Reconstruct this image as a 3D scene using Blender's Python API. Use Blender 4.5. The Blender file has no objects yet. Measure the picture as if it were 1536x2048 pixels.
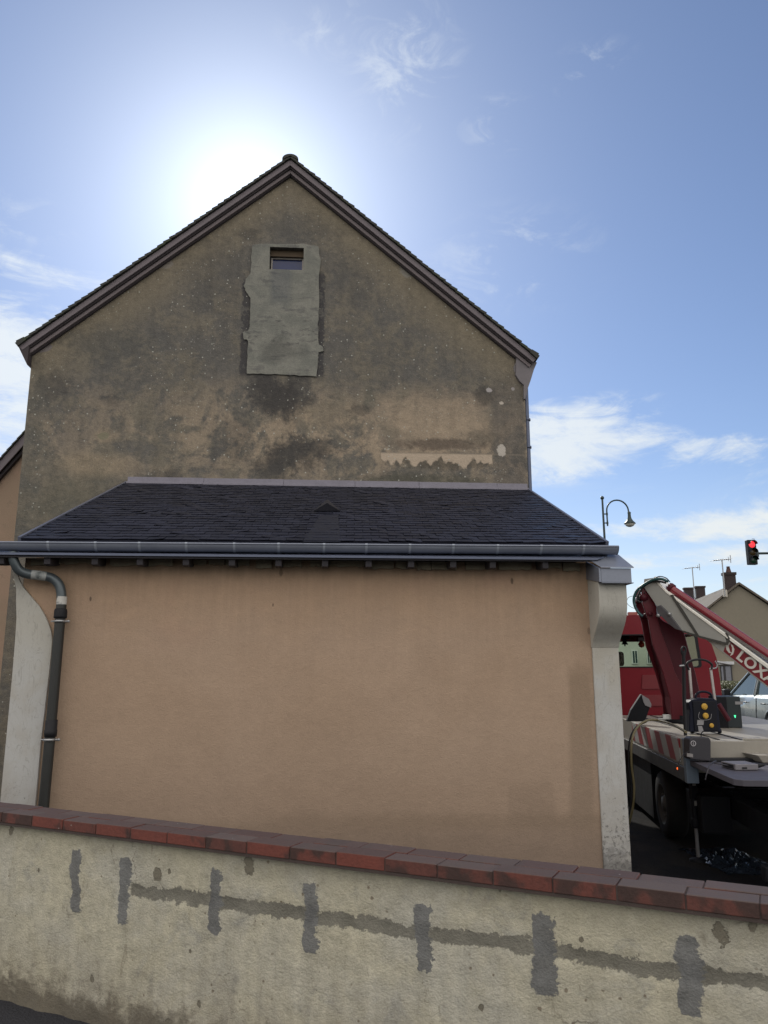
import bpy, math, random
from mathutils import Vector, noise as mnoise
from mathutils.geometry import tessellate_polygon
R = math.radians
random.seed(7)
SC = bpy.context.scene
COL = SC.collection

# ------------------------------------------------------------------ camera
EYE = 1.6; YAW = R(3.7); PIT = R(11.6); F = 1538.0
cam = bpy.data.cameras.new('camera'); camo = bpy.data.objects.new('camera', cam); COL.objects.link(camo)
camo.location = (0, 0, EYE); camo.rotation_euler = (R(90) + PIT, 0, -YAW)
cam.sensor_fit = 'VERTICAL'; cam.sensor_height = 36; cam.lens = F / 2048 * 36
cam.clip_start = 0.05; cam.clip_end = 5000
SC.camera = camo

# ------------------------------------------------------------------ light
SUN_EL = R(33.0); SUN_AZ = R(-7.4)           # azimuth from +Y towards +X
sd = Vector((math.sin(SUN_AZ) * math.cos(SUN_EL), math.cos(SUN_AZ) * math.cos(SUN_EL), math.sin(SUN_EL)))
sl = bpy.data.lights.new('sun', 'SUN'); sl.energy = 3.0; sl.angle = R(0.5); sl.color = (1, .95, .86)
so = bpy.data.objects.new('sun', sl); COL.objects.link(so)
so.rotation_euler = sd.to_track_quat('Z', 'Y').to_euler()
SC.view_settings.view_transform = 'Standard'; SC.view_settings.look = 'None'
SC.view_settings.gamma = 1; SC.view_settings.exposure = 0.0; SC.view_settings.use_curve_mapping = False
SKY_STRENGTH = 0.106

# ------------------------------------------------------------------ node helper
class V:
    """socket wrapper with arithmetic"""
    def __init__(s, nt, k): s.nt = nt; s.k = k
    def m(s, op, *a, clamp=False):
        n = s.nt.nodes.new('ShaderNodeMath'); n.operation = op; n.use_clamp = clamp
        for i, x in enumerate((s,) + a):
            if isinstance(x, V): s.nt.links.new(x.k, n.inputs[i])
            else: n.inputs[i].default_value = x
        return V(s.nt, n.outputs[0])
    def __add__(s, o): return s.m('ADD', o)
    __radd__ = __add__
    def __sub__(s, o): return s.m('SUBTRACT', o)
    def __rsub__(s, o): return (s * -1.0) + o
    def __mul__(s, o): return s.m('MULTIPLY', o)
    __rmul__ = __mul__
    def __truediv__(s, o): return s.m('DIVIDE', o)
    def abs(s): return s.m('ABSOLUTE')
    def max(s, o): return s.m('MAXIMUM', o)
    def min(s, o): return s.m('MINIMUM', o)
    def pow(s, o): return s.m('POWER', o)
    def cl(s): return s.m('ADD', 0.0, clamp=True)
    def inv(s): return 1.0 - s

class NT:
    def __init__(s, nt):
        s.nt = nt
    def new(s, t): return s.nt.nodes.new(t)
    def lk(s, a, b): s.nt.links.new(a.k if isinstance(a, V) else a, b)
    def put(s, inp, val):
        if isinstance(val, V): s.nt.links.new(val.k, inp)
        elif isinstance(val, (tuple, list)) and len(val) == 3 and inp.type == 'RGBA': inp.default_value = (*val, 1)
        else: inp.default_value = val
    def pos(s):
        return V(s.nt, s.new('ShaderNodeNewGeometry').outputs['Position'])
    def objco(s):
        return V(s.nt, s.new('ShaderNodeTexCoord').outputs['Object'])
    def sep(s, v):
        n = s.new('ShaderNodeSeparateXYZ'); s.lk(v, n.inputs[0]); return [V(s.nt, n.outputs[i]) for i in range(3)]
    def comb(s, x, y, z):
        n = s.new('ShaderNodeCombineXYZ')
        for i, a in enumerate((x, y, z)): s.put(n.inputs[i], a)
        return V(s.nt, n.outputs[0])
    def scale(s, v, sc):
        n = s.new('ShaderNodeVectorMath'); n.operation = 'MULTIPLY'; s.lk(v, n.inputs[0]); n.inputs[1].default_value = sc
        return V(s.nt, n.outputs[0])
    def noise(s, v, sc, det=4, rough=.55, dist=0.0, w=None):
        n = s.new('ShaderNodeTexNoise'); s.lk(v, n.inputs['Vector']); n.inputs['Scale'].default_value = sc
        n.inputs['Detail'].default_value = det; n.inputs['Roughness'].default_value = rough; n.inputs['Distortion'].default_value = dist
        return V(s.nt, n.outputs['Fac'])
    def vor(s, v, sc, feat='F1', out='Distance', rand=1.0):
        n = s.new('ShaderNodeTexVoronoi'); n.feature = feat; s.lk(v, n.inputs['Vector']); n.inputs['Scale'].default_value = sc
        n.inputs['Randomness'].default_value = rand
        return V(s.nt, n.outputs[out])
    def ss(s, x, a, b, o0=0.0, o1=1.0):
        n = s.new('ShaderNodeMapRange'); n.interpolation_type = 'SMOOTHSTEP'
        s.put(n.inputs['Value'], x); n.inputs['From Min'].default_value = a; n.inputs['From Max'].default_value = b
        n.inputs['To Min'].default_value = o0; n.inputs['To Max'].default_value = o1
        return V(s.nt, n.outputs['Result'])
    def box(s, x, a, b, soft):                     # 1 inside a..b
        return s.ss(x, a - soft, a + soft) * s.ss(x, b - soft, b + soft, 1.0, 0.0)
    def mix(s, f, a, b):
        n = s.new('ShaderNodeMix'); n.data_type = 'RGBA'
        s.put(n.inputs[0], f)
        for inp, c in ((n.inputs[6], a), (n.inputs[7], b)):
            if isinstance(c, V): s.nt.links.new(c.k, inp)
            else: inp.default_value = (*c[:3], 1)
        return V(s.nt, n.outputs[2])
    def mulc(s, c, f):                              # colour * scalar
        n = s.new('ShaderNodeVectorMath'); n.operation = 'SCALE'
        if isinstance(c, V): s.lk(c, n.inputs[0])
        else: n.inputs[0].default_value = c[:3]
        s.put(n.inputs['Scale'], f); return V(s.nt, n.outputs[0])
    def island(s):
        return V(s.nt, s.new('ShaderNodeNewGeometry').outputs['Random Per Island'])
    def bump(s, h, strength, dist=0.01, normal=None):
        n = s.new('ShaderNodeBump'); n.inputs['Strength'].default_value = strength; n.inputs['Distance'].default_value = dist
        s.lk(h, n.inputs['Height'])
        if normal is not None: s.lk(normal, n.inputs['Normal'])
        return V(s.nt, n.outputs[0])

def material(name, fn=None, base=(.5, .5, .5), rough=.6, metal=0.0, spec=.5, coat=0.0):
    m = bpy.data.materials.new(name); m.use_nodes = True; nt = m.node_tree
    b = nt.nodes['Principled BSDF']; b.inputs['Base Color'].default_value = (*base, 1)
    b.inputs['Roughness'].default_value = rough; b.inputs['Metallic'].default_value = metal
    b.inputs['Specular IOR Level'].default_value = spec; b.inputs['Coat Weight'].default_value = coat
    if fn: fn(NT(nt), b)
    return m

def worn(name, base, rough=.5, metal=0.0, amt=.25, sc=6.0, bumpd=0.0, spec=.5, coat=0.0, alt=None):
    """plain surface with mottled colour, roughness and optional fine grain"""
    def fn(n, b):
        p = n.pos(); a = n.noise(p, sc, 5, .6); g = n.noise(p, sc * 9, 3, .6)
        f = (a - .5) * (2 * amt) + (g - .5) * amt + 1.0
        c = n.mulc(base, f)
        if alt: c = n.mix(n.ss(n.noise(p, sc * .7, 5, .65, .5), .5, .68), c, alt)
        n.put(b.inputs['Base Color'], c)
        n.put(b.inputs['Roughness'], ((a - .5) * .3 + rough).cl())
        if bumpd: n.put(b.inputs['Normal'], n.bump(g, .6, bumpd))
    return material(name, fn, base, rough, metal, spec, coat)

# ------------------------------------------------------------------ world
w = bpy.data.worlds.new("World"); SC.world = w; w.use_nodes = True
wn = NT(w.node_tree); bg = w.node_tree.nodes['Background']
sky = wn.new('ShaderNodeTexSky'); sky.sky_type = 'NISHITA'; sky.sun_disc = False
sky.sun_elevation = SUN_EL; sky.sun_rotation = SUN_AZ; sky.altitude = 100
sky.air_density = 1.0; sky.dust_density = 0.12; sky.ozone_density = 2.5
gd = V(w.node_tree, wn.new('ShaderNodeTexCoord').outputs['Generated'])
vd = wn.new('ShaderNodeVectorMath'); vd.operation = 'DOT_PRODUCT'; wn.lk(gd, vd.inputs[0]); vd.inputs[1].default_value = sd
dot = V(w.node_tree, vd.outputs['Value'])
ang = dot.min(1.0).m('ARCCOSINE')                         # radians from the sun
aur = (ang * -1.0 / 0.095).m('EXPONENT') * 9.5 + (ang * -1.0 / 0.30).m('EXPONENT') * 2.0
dx, dy, dz = wn.sep(gd)
# thin clouds: drifting streaks low over the horizon, wisps higher up
inv = (dz.max(0.0) + 0.10)
cu = wn.comb(dx / inv, dy / inv, 0.0)
sph = wn.comb(dx * 1.0, dy * 1.0, dz * 3.4)
sph2 = wn.comb(dx * 1.0, dy * 1.0, dz * 2.0)
warp = wn.noise(sph, 3.0, 4, .55, .4)
fine = wn.noise(wn.comb(dx + warp * .25, dy + warp * .2, dz * 3.6), 5.5, 9, .66, .6)
puff = wn.noise(sph2, 13.0, 8, .68, .8)
def cpatch(px, py, rx, ry):
    """soft elliptical region of sky round a direction; radii in degrees"""
    r = (Vector((math.sin(YAW) * math.cos(PIT), math.cos(YAW) * math.cos(PIT), math.sin(PIT))) * F + Vector((math.cos(YAW), -math.sin(YAW), 0)) * (px - 768) - Vector((math.cos(YAW), -math.sin(YAW), 0)).cross(Vector((math.sin(YAW) * math.cos(PIT), math.cos(YAW) * math.cos(PIT), math.sin(PIT)))) * (py - 1024)).normalized()
    e = Vector((r.y, -r.x, 0)).normalized(); up_ = e.cross(r)
    a = (dx * e.x + dy * e.y) * (1 / math.radians(rx))
    b = (dx * up_.x + dy * up_.y + dz * up_.z) * (1 / math.radians(ry))
    front = wn.ss(dx * r.x + dy * r.y + dz * r.z, 0.0, .3)
    return wn.ss((a * a + b * b).m('SQRT'), .2, 1.15, 1.0, 0.0) * front
regions = (cpatch(1090, 880, 13, 3.6) * 1.0).max(cpatch(1430, 900, 6, 1.8) * .75).max(cpatch(1350, 1055, 15, 1.5) * .95).max(cpatch(1340, 1120, 14, 1.1) * .8).max(cpatch(1380, 1190, 16, 1.6) * .55)
regions = regions.max(cpatch(10, 760, 8, 8.5) * 1.05).max(cpatch(80, 530, 8, 1.6) * .5).max(cpatch(-250, 700, 10, 9)).max(cpatch(1900, 950, 14, 5) * .9)
cl_low = wn.ss(fine * .70 + puff * .45 + (regions - 1.0) * .30, .36, .62) * wn.ss(regions, .02, .25)
wisps = (cpatch(810, 140, 4.5, 5) * .6).max(cpatch(1000, 250, 3, 2) * .7).max(cpatch(1185, 135, 3, 1.8) * .6).max(cpatch(1030, 520, 7, 4) * .5).max(cpatch(30, 430, 4, 2) * .5).max(cpatch(700, 60, 5, 2) * .5)
cl_hi = wn.ss(puff + (wn.noise(sph2, 4.0, 4, .6, .3) - .5) * .5, .46, .70) * wisps * .60
far_cl = wn.ss(fine + (warp - .5) * .6, .50, .72) * wn.ss(dz, .10, .34, 1.0, 0.0) * wn.ss(dy, -.3, .3, 1.0, .25)
back = wn.ss(dy, -.15, .25, 1.0, 0.0) * wn.ss(dz, .02, .14)                 # area of the added fill cloud, unseen behind the camera
cloud = (cl_low * .85 + cl_hi + far_cl * .5 + wn.ss(dz, .0, .26, 1.0, 0.0) * .38 ).cl()
fill_cloud = (back * (fine * .9 + .35)).cl()
ccol = (ang * -1.0 / 0.6).m('EXPONENT') * 2.6 + 7.6
tint = wn.new('ShaderNodeMix'); tint.data_type = 'RGBA'; tint.blend_type = 'MULTIPLY'; tint.inputs[0].default_value = 1
wn.lk(sky.outputs[0], tint.inputs[6]); tint.inputs[7].default_value = (1.03, .985, 1.05, 1)
add = wn.new('ShaderNodeVectorMath'); add.operation = 'ADD'
wn.lk(tint.outputs[2], add.inputs[0]); wn.lk(wn.mulc((.92, 1.0, .98), aur), add.inputs[1])
skyc = wn.mix(cloud, V(w.node_tree, add.outputs[0]), wn.mulc((.92, .975, 1.0), ccol))
skyc = wn.mix(fill_cloud, skyc, (16.4, 15.1, 13.9))                              # unseen bright cloud bank, added to light the shaded walls
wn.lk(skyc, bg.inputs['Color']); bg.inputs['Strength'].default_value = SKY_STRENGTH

# ------------------------------------------------------------------ geometry helpers
_fw = Vector((math.sin(YAW) * math.cos(PIT), math.cos(YAW) * math.cos(PIT), math.sin(PIT)))
_rt = Vector((math.cos(YAW), -math.sin(YAW), 0)); _up = _rt.cross(_fw); _C = Vector((0, 0, EYE))
def ray(x, y): return _fw * F + _rt * (x - 768) - _up * (y - 1024)
def atY(x, y, Y): r = ray(x, y); return _C + r * (Y / r.y)
def atZ(x, y, Z): r = ray(x, y); return _C + r * ((Z - EYE) / r.z)
def atP(x, y, A, n): r = ray(x, y); return _C + r * ((Vector(A) - _C).dot(n) / r.dot(n))

class MB:
    def __init__(s): s.v = []; s.f = []; s.sm = []
    def add(s, vs, fs, smooth=False):
        o = len(s.v); s.v += [Vector(p) for p in vs]
        s.f += [tuple(i + o for i in f) for f in fs]; s.sm += [smooth] * len(fs); return s
    def box(s, c, h, ax=None):
        c = Vector(c); ax = ax or (Vector((1, 0, 0)), Vector((0, 1, 0)), Vector((0, 0, 1)))
        vs = [c + ax[0] * (h[0] * i) + ax[1] * (h[1] * j) + ax[2] * (h[2] * k) for k in (-1, 1) for j in (-1, 1) for i in (-1, 1)]
        return s.add(vs, [(0, 2, 3, 1), (4, 5, 7, 6), (0, 1, 5, 4), (2, 6, 7, 3), (0, 4, 6, 2), (1, 3, 7, 5)])
    def bb(s, x0, x1, y0, y1, z0, z1): return s.box(((x0 + x1) / 2, (y0 + y1) / 2, (z0 + z1) / 2), ((x1 - x0) / 2, (y1 - y0) / 2, (z1 - z0) / 2))
    def hexa(s, q0, q1): return s.add(list(q0) + list(q1), [(3, 2, 1, 0), (4, 5, 6, 7), (0, 1, 5, 4), (1, 2, 6, 5), (2, 3, 7, 6), (3, 0, 4, 7)])
    def tube(s, pts, r, n=12, cap=True):
        pts = [Vector(p) for p in pts]; rs = r if isinstance(r, (list, tuple)) else [r] * len(pts)
        prev = None; rings = []
        for i, p in enumerate(pts):
            t = (pts[min(i + 1, len(pts) - 1)] - pts[max(i - 1, 0)]).normalized()
            if prev is None: a = t.cross(Vector((0, 0, 1)) if abs(t.z) < .9 else Vector((1, 0, 0))).normalized()
            else: a = (prev - t * prev.dot(t)).normalized()
            prev = a; b = t.cross(a)
            rings.append([p + (a * math.cos(2 * math.pi * k / n) + b * math.sin(2 * math.pi * k / n)) * rs[i] for k in range(n)])
        vs = [q for rg in rings for q in rg]
        fs = [(i * n + k, i * n + (k + 1) % n, (i + 1) * n + (k + 1) % n, (i + 1) * n + k) for i in range(len(pts) - 1) for k in range(n)]
        s.add(vs, fs, True)
        if cap:
            s.add(rings[0], [tuple(range(n))[::-1]]); s.add(rings[-1], [tuple(range(n))])
        return s
    def lathe(s, o, axis, prof, n=24):               # prof: (distance along axis, radius)
        o = Vector(o); t = Vector(axis).normalized()
        a = t.cross(Vector((0, 0, 1)) if abs(t.z) < .9 else Vector((1, 0, 0))).normalized(); b = t.cross(a)
        vs = [o + t * d + (a * math.cos(2 * math.pi * k / n) + b * math.sin(2 * math.pi * k / n)) * r for d, r in prof for k in range(n)]
        fs = [(i * n + k, i * n + (k + 1) % n, (i + 1) * n + (k + 1) % n, (i + 1) * n + k) for i in range(len(prof) - 1) for k in range(n)]
        return s.add(vs, fs, True)
    def plate(s, outer, ext, holes=()):              # outer/holes: lists of 3D points in one plane; ext: thickness vector
        loops = [[Vector(p) for p in outer]] + [[Vector(p) for p in h] for h in holes]
        tris = tessellate_polygon(loops); flat = [p for l in loops for p in l]; N = len(flat); ext = Vector(ext)
        vs = flat + [p + ext for p in flat]
        fs = [tuple(t) for t in tris] + [tuple(i + N for i in t[::-1]) for t in tris]
        o = 0
        for l in loops:
            L = len(l); fs += [(o + i, o + (i + 1) % L, o + (i + 1) % L + N, o + i + N) for i in range(L)]; o += L
        return s.add(vs, fs)

BASE = {}
def root_of(o):
    while o.parent: o = o.parent
    return o
def build(name, mb, mat, parent=None, bevel=0.0, seg=2, origin=None, label=None):
    """ONE mesh object; geometry given in world coordinates"""
    if parent is not None: org = BASE[root_of(parent).name]
    elif origin is not None: org = Vector(origin)
    else:
        zs = min(v.z for v in mb.v); cx = sum((v.x for v in mb.v)) / len(mb.v); cy = sum((v.y for v in mb.v)) / len(mb.v); org = Vector((cx, cy, zs))
    me = bpy.data.meshes.new(name); me.from_pydata([tuple(v - org) for v in mb.v], [], mb.f)
    me.polygons.foreach_set('use_smooth', mb.sm); me.validate()
    import bmesh
    bm = bmesh.new(); bm.from_mesh(me); bmesh.ops.recalc_face_normals(bm, faces=bm.faces); bm.to_mesh(me); bm.free()
    o = bpy.data.objects.new(name, me); COL.objects.link(o)
    for m in (mat if isinstance(mat, (list, tuple)) else [mat]): me.materials.append(m)
    if parent is not None:
        o.parent = parent
    else: o.location = org; BASE[o.name] = org
    if bevel:
        bv = o.modifiers.new('bevel', 'BEVEL'); bv.width = bevel; bv.segments = seg; bv.limit_method = 'ANGLE'; bv.angle_limit = R(40)
    if label: o['label'] = label
    return o
def thing(name, loc, label, cat, group=None):
    o = bpy.data.objects.new(name, None); COL.objects.link(o); o.location = loc; o.empty_display_size = .2
    BASE[o.name] = Vector(loc); o['label'] = label; o['category'] = cat
    if group: o['group'] = group
    return o
def tag(o, label, cat, group=None):
    o['label'] = label; o['category'] = cat
    if group: o['group'] = group
    return o
def struct(o): o['kind'] = 'structure'; return o
def lerp(a, b, t): return Vector(a) * (1 - t) + Vector(b) * t
def curve(pts, n=8):                                  # Catmull-Rom through points
    P = [Vector(p) for p in pts]; P = [P[0] * 2 - P[1]] + P + [P[-1] * 2 - P[-2]]; out = []
    for i in range(1, len(P) - 2):
        for k in range(n):
            t = k / n; a, b, c, d = P[i - 1], P[i], P[i + 1], P[i + 2]
            out.append(.5 * ((2 * b) + (c - a) * t + (2 * a - 5 * b + 4 * c - d) * t * t + (3 * b - 3 * c + d - a) * t ** 3))
    out.append(P[-2]); return out

# ------------------------------------------------------------------ common materials
def m_asphalt(n, b):
    p = n.pos(); a = n.noise(p, 1.2, 5, .6); g = n.vor(p, 90); h = n.noise(p, 60, 4, .7)
    n.put(b.inputs['Base Color'], n.mulc((.040, .041, .046), a * .7 + h * .9 + .25))
    n.put(b.inputs['Normal'], n.bump(h + g, .8, .006)); b.inputs['Roughness'].default_value = .85
M_ASPH = material('asphalt', m_asphalt, spec=.15)
def m_yard(n, b):
    p = n.pos(); a = n.noise(p, .9, 6, .65, .4); h = n.noise(p, 35, 5, .7); st = n.ss(n.vor(p, 26), .06, .16, 1, 0)
    c = n.mix(n.ss(a, .42, .62), (.012, .012, .014), (.022, .020, .018))
    c = n.mix(st * .25, c, (.06, .055, .05))
    n.put(b.inputs['Base Color'], n.mulc(c, h * .9 + .55)); n.put(b.inputs['Normal'], n.bump(h, 1.0, .02)); b.inputs['Roughness'].default_value = .8
M_YARD = material('yard_surface', m_yard, spec=.06)
M_ZINC = worn('zinc', (.21, .235, .29), .42, .35, .16, 3.5, .001)
M_ZINCJ = worn('zinc_joint', (.34, .38, .44), .45, .35, .12, 9)
M_ZINCB = worn('zinc_blue', (.10, .12, .18), .45, .3, .14, 4, .001)
M_IRON = worn('cast_iron_paint', (.018, .020, .019), .5, 0, .25, 8, .002)
M_PIPEZ = worn('pipe_zinc', (.085, .105, .115), .38, .4, .3, 10, .001)
M_STEEL = worn('bare_steel', (.35, .36, .37), .4, .7, .2, 20)
M_BLACK = worn('black_rubber', (.010, .011, .014), .6, 0, .2, 15, 0, .3)
M_DKPLA = worn('dark_plastic', (.022, .021, .027), .5, 0, .15, 20)
M_WOODD = worn('dark_rafter', (.03, .028, .034), .75, 0, .35, 14, .003)

# ================================================================== GROUND
def smooth(a, b, x): t = max(0, min(1, (x - a) / (b - a))); return t * t * (3 - 2 * t)
def gz(x, y): return -.32 + .42 * smooth(10.5, 17.5, y)
g = MB()
xs = [-900, -300, -100, -40] + [x * 1.0 for x in range(-20, 31)] + [45, 100, 300, 900]
ys = [-900, -300, -80, -20, -8, 0] + [y * 1.0 for y in range(2, 41)] + [60, 120, 300, 1200]
vs = [(x, y, gz(x, y)) for y in ys for x in xs]; nx = len(xs)
g.add(vs, [(j * nx + i, j * nx + i + 1, (j + 1) * nx + i + 1, (j + 1) * nx + i) for j in range(len(ys) - 1) for i in range(nx - 1)], True)
struct(build('ground', g, M_YARD, origin=(0, 0, 0)))

# ================================================================== GARDEN WALL (foreground)
A = Vector((-1.757, 4.447, 0)); B = Vector((1.413, 2.604, 0)); DW = (B - A).normalized(); NW = Vector((-DW.y, DW.x, 0))   # NW points away from the camera
if NW.y < 0: NW = -NW
S0, S1 = -3.2, 6.4
# pavement on the camera's side
pv = MB(); q = [A + DW * -12 + NW * .12, A + DW * 14 + NW * .12, A + DW * 14 - NW * 16, A + DW * -12 - NW * 16]
pv.hexa([Vector((p.x, p.y, -.5)) for p in q], [Vector((p.x, p.y, -.03)) for p in q])
struct(build('pavement', pv, M_ASPH))
def wallpt(x, y): # pixel on the wall's front plane -> (s, z)
    P = atP(x, y, A + NW * .03, NW); return (P - A).dot(DW), P.z
patches = [wallpt(155, 1698) + wallpt(152, 1825), wallpt(252, 1715) + wallpt(246, 1848), wallpt(433, 1737) + wallpt(427, 1870), wallpt(623, 1763) + wallpt(622, 1907),
           wallpt(846, 1806) + wallpt(848, 1943), wallpt(1086, 1826) + wallpt(1090, 1990), wallpt(1372, 1873) + wallpt(1384, 2033)]
band = [wallpt(262, 1778), wallpt(420, 1802), wallpt(610, 1830), wallpt(835, 1864), wallpt(1080, 1895), wallpt(1350, 1948), wallpt(1536, 1964)]
blobs = [wallpt(22, 1664) + (.028,), wallpt(499, 1731) + (.038,), wallpt(316, 1751) + (.034,), wallpt(338, 1742) + (.016,), wallpt(1440, 1863) + (.04,), wallpt(1507, 1850) + (.02,),
         wallpt(1162, 1880) + (.012,), wallpt(184, 1959) + (.022,), wallpt(397, 2011) + (.018,), wallpt(335, 2043) + (.02,), wallpt(1000, 1781) + (.012,), wallpt(964, 2014) + (.015,), wallpt(381, 1903) + (.01,), wallpt(77, 1740) + (.012,)]
WZT = .80
wl = MB(); ds = .016; dz_ = .016
nS = int((S1 - S0) / ds); nZ = int((WZT + .06) / dz_) + 1
def bandz(s):
    for (a, za), (b_, zb) in zip(band, band[1:]):
        if a <= s <= b_: return za + (zb - za) * (s - a) / (b_ - a)
    return band[-1][1] if s > band[-1][0] else band[0][1]
vs = []
for j in range(nZ + 1):
    z = -.06 + (WZT + .06) * j / nZ
    for i in range(nS + 1):
        s = S0 + (S1 - S0) * i / nS
        P = Vector((s, z, 0))
        h = .006 * mnoise.noise(P * 3.1) + .0035 * mnoise.noise(P * 14) + .0022 * mnoise.noise(P * 42 + Vector((3, 1, 7)))
        h += .02 * max(0, .12 - z) * 6 * (.5 + mnoise.noise(P * 9))
        for (sa, za, sb, zb) in patches:
            e = .012 * mnoise.noise(P * 25)
            if abs(s - (sa + sb) / 2) + e < .042 and zb - .01 < z + e < za + .01: h += .006
        if s > band[0][0] and abs(z - bandz(s) + .012 * mnoise.noise(P * 11)) < .028: h -= .004
        vs.append(A + DW * s + NW * (.03 - h) + Vector((0, 0, z)))
nn = nS + 1
wl.add(vs, [(j * nn + i, j * nn + i + 1, (j + 1) * nn + i + 1, (j + 1) * nn + i) for j in range(nZ) for i in range(nS)], True)
b0 = [A + DW * S0 + NW * .04, A + DW * S1 + NW * .04, A + DW * S1 + NW * .22, A + DW * S0 + NW * .22]
wl.hexa([Vector((p.x, p.y, -.6)) for p in b0], [Vector((p.x, p.y, WZT - .001)) for p in b0])
def m_gwall(n, b):
    p = n.pos(); x, y, z = n.sep(p)
    s = (x - A.x) * DW.x + (y - A.y) * DW.y
    uv = n.comb(s, z, 0.0)
    nd = n.noise(uv, 26, 5, .65) - .5; nd2 = n.noise(uv, 9, 4, .6) - .5; nf = n.noise(uv, 110, 4, .7); nE = n.noise(uv, 55, 4, .7) - .5
    fb = n.noise(uv, 2.3, 7, .62, .4); str_ = n.noise(n.scale(uv, (9, 1.0, 1)), 1.6, 5, .6)
    cc = n.mix(n.ss(fb, .36, .64), (.48, .455, .345), (.43, .415, .34))
    cc = n.mix(n.ss(n.noise(uv, 5.5, 6, .7, .8), .55, .70) * .6, cc, (.30, .30, .27))       # greyer repairs
    cc = n.mix(n.ss(n.noise(uv, 1.3, 3, .5) + (fb - .5) * .7, .50, .66) * .6, cc, (.47, .46, .39))   # pale area
    cc = n.mulc(cc, (str_ - .5) * .6 + (nf - .5) * .55 + (n.noise(uv, 17, 6, .7) - .5) * .8 + 1.0)
    cc = n.mix(n.ss(n.noise(n.scale(uv, (3.5, 1.4, 1)), 4.0, 6, .7, .8), .60, .70) * .45, cc, (.20, .175, .13))
    # green-brown weeping below the coping, dirt at the foot
    top = n.ss(z + nd * .10 + (str_ - .5) * .28, .66, .82); cc = n.mix(top * .42, cc, (.17, .16, .105))
    foot = n.ss(z + nd * .16 + nd2 * .30 + nE * .05, .02, .15, 1, 0); cc = n.mix(foot * .85, cc, (.060, .052, .040))
    foot2 = n.ss(z + nd2 * .3 + (str_ - .5) * .3, .04, .40, 1, 0); cc = n.mix(foot2 * .30, cc, (.20, .17, .12))
    # rusty flecks and chips
    v = n.vor(uv, 17); ch = n.ss(v + nd * .45, .07, .13, 1, 0) * n.ss(n.noise(uv, 3.1, 3, .5), .46, .56); cc = n.mix(ch * .7, cc, (.13, .095, .06))
    v2 = n.vor(n.scale(uv, (1, .5, 1)), 31); ch2 = n.ss(v2 + nd * .3, .03, .07, 1, 0) * n.ss(n.noise(uv, 4.4, 3, .5), .52, .6); cc = n.mix(ch2 * .7, cc, (.10, .09, .07))
    # hairline cracks
    ck = n.new('ShaderNodeTexVoronoi'); ck.feature = 'DISTANCE_TO_EDGE'; n.lk(n.comb(s + nd * .12, z + nd2 * .1, 0.0), ck.inputs['Vector']); ck.inputs['Scale'].default_value = 3.2
    crack = n.ss(V(n.nt, ck.outputs['Distance']), .003, .010, 1, 0) * n.ss(n.noise(uv, 2.2, 2, .5), .54, .64); cc = n.mix(crack * .65, cc, (.12, .105, .08))
    # horizontal channel filled with mortar
    zz = None
    acc = None
    for (a, za), (b_, zb) in zip(band, band[1:]):
        e = n.box(s, a, b_, .001) if acc is not None else n.box(s, a, b_, .004)
        t = (s - a) * ((zb - za) / (b_ - a)) + za
        d = (z - t + nd * .055 + nd2 * .075 + nE * .03).abs()
        mk = n.ss(d, .025, .030, 1, 0) * e
        acc = mk if acc is None else acc.max(mk)
    a, za = band[-1]
    acc = acc.max(n.ss((z - za + nd * .055 + nd2 * .075 + nE * .03).abs(), .025, .030, 1, 0) * n.ss(s, a - .001, a))
    cc = n.mix(acc * .92, cc, n.mulc((.165, .160, .132), (nf - .5) * .6 + n.noise(uv, 7, 6, .7) * 1.6 + .2))
    # vertical mortar-filled slots
    pm = None
    for (sa, za, sb, zb) in patches:
        t = (s - sb) - (z - zb) * ((sa - sb) / (za - zb))
        wd = .036 if sa < 2.6 else .043
        d = (t + nd * .045 + nd2 * .075 + nE * .05).abs() + nE * .02
        ex_ = n.ss((z - (za + zb) / 2).abs() * (2 / abs(za - zb)), .80, 1.05) * .013
        mk = n.ss(d + ex_, wd - .005, wd + .001, 1, 0) * n.box(z + nd * .05 + nd2 * .03 + nE * .02, zb, za, .003)
        pm = mk if pm is None else pm.max(mk)
    cc = n.mix(pm * .95, cc, n.mulc((.155, .160, .158), (nf - .5) * .6 + n.noise(uv, 11, 5, .65) * 1.5 + .25))
    bm_ = None
    for (sx, zx, r) in blobs:
        dd = (((s - sx) * (s - sx) * 1.8) + ((z - zx) * (z - zx))).m('SQRT') + nd * r * 2.6 + nd2 * r * 1.5
        mk = n.ss(dd, r * .75, r * .95, 1, 0); bm_ = mk if bm_ is None else bm_.max(mk)
    cc = n.mix(bm_ * .9, cc, n.mulc((.17, .155, .115), nf * .9 + .5))
    n.put(b.inputs['Base Color'], cc); b.inputs['Roughness'].default_value = .9
    n.put(b.inputs['Normal'], n.bump(nf * .8 + n.noise(uv, 38, 5, .7) * 1.2 + fb * .8 - bm_ * .8 + (v.min(.3)) * 1.0, .9, .008))
M_GW = material('cream_render', m_gwall)
gw = thing('garden_wall', (A + DW * 1.8), 'low cream rendered garden wall with grey mortar patches and red brick coping in the foreground', 'wall')
build('wall_body', wl, M_GW, gw)
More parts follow.
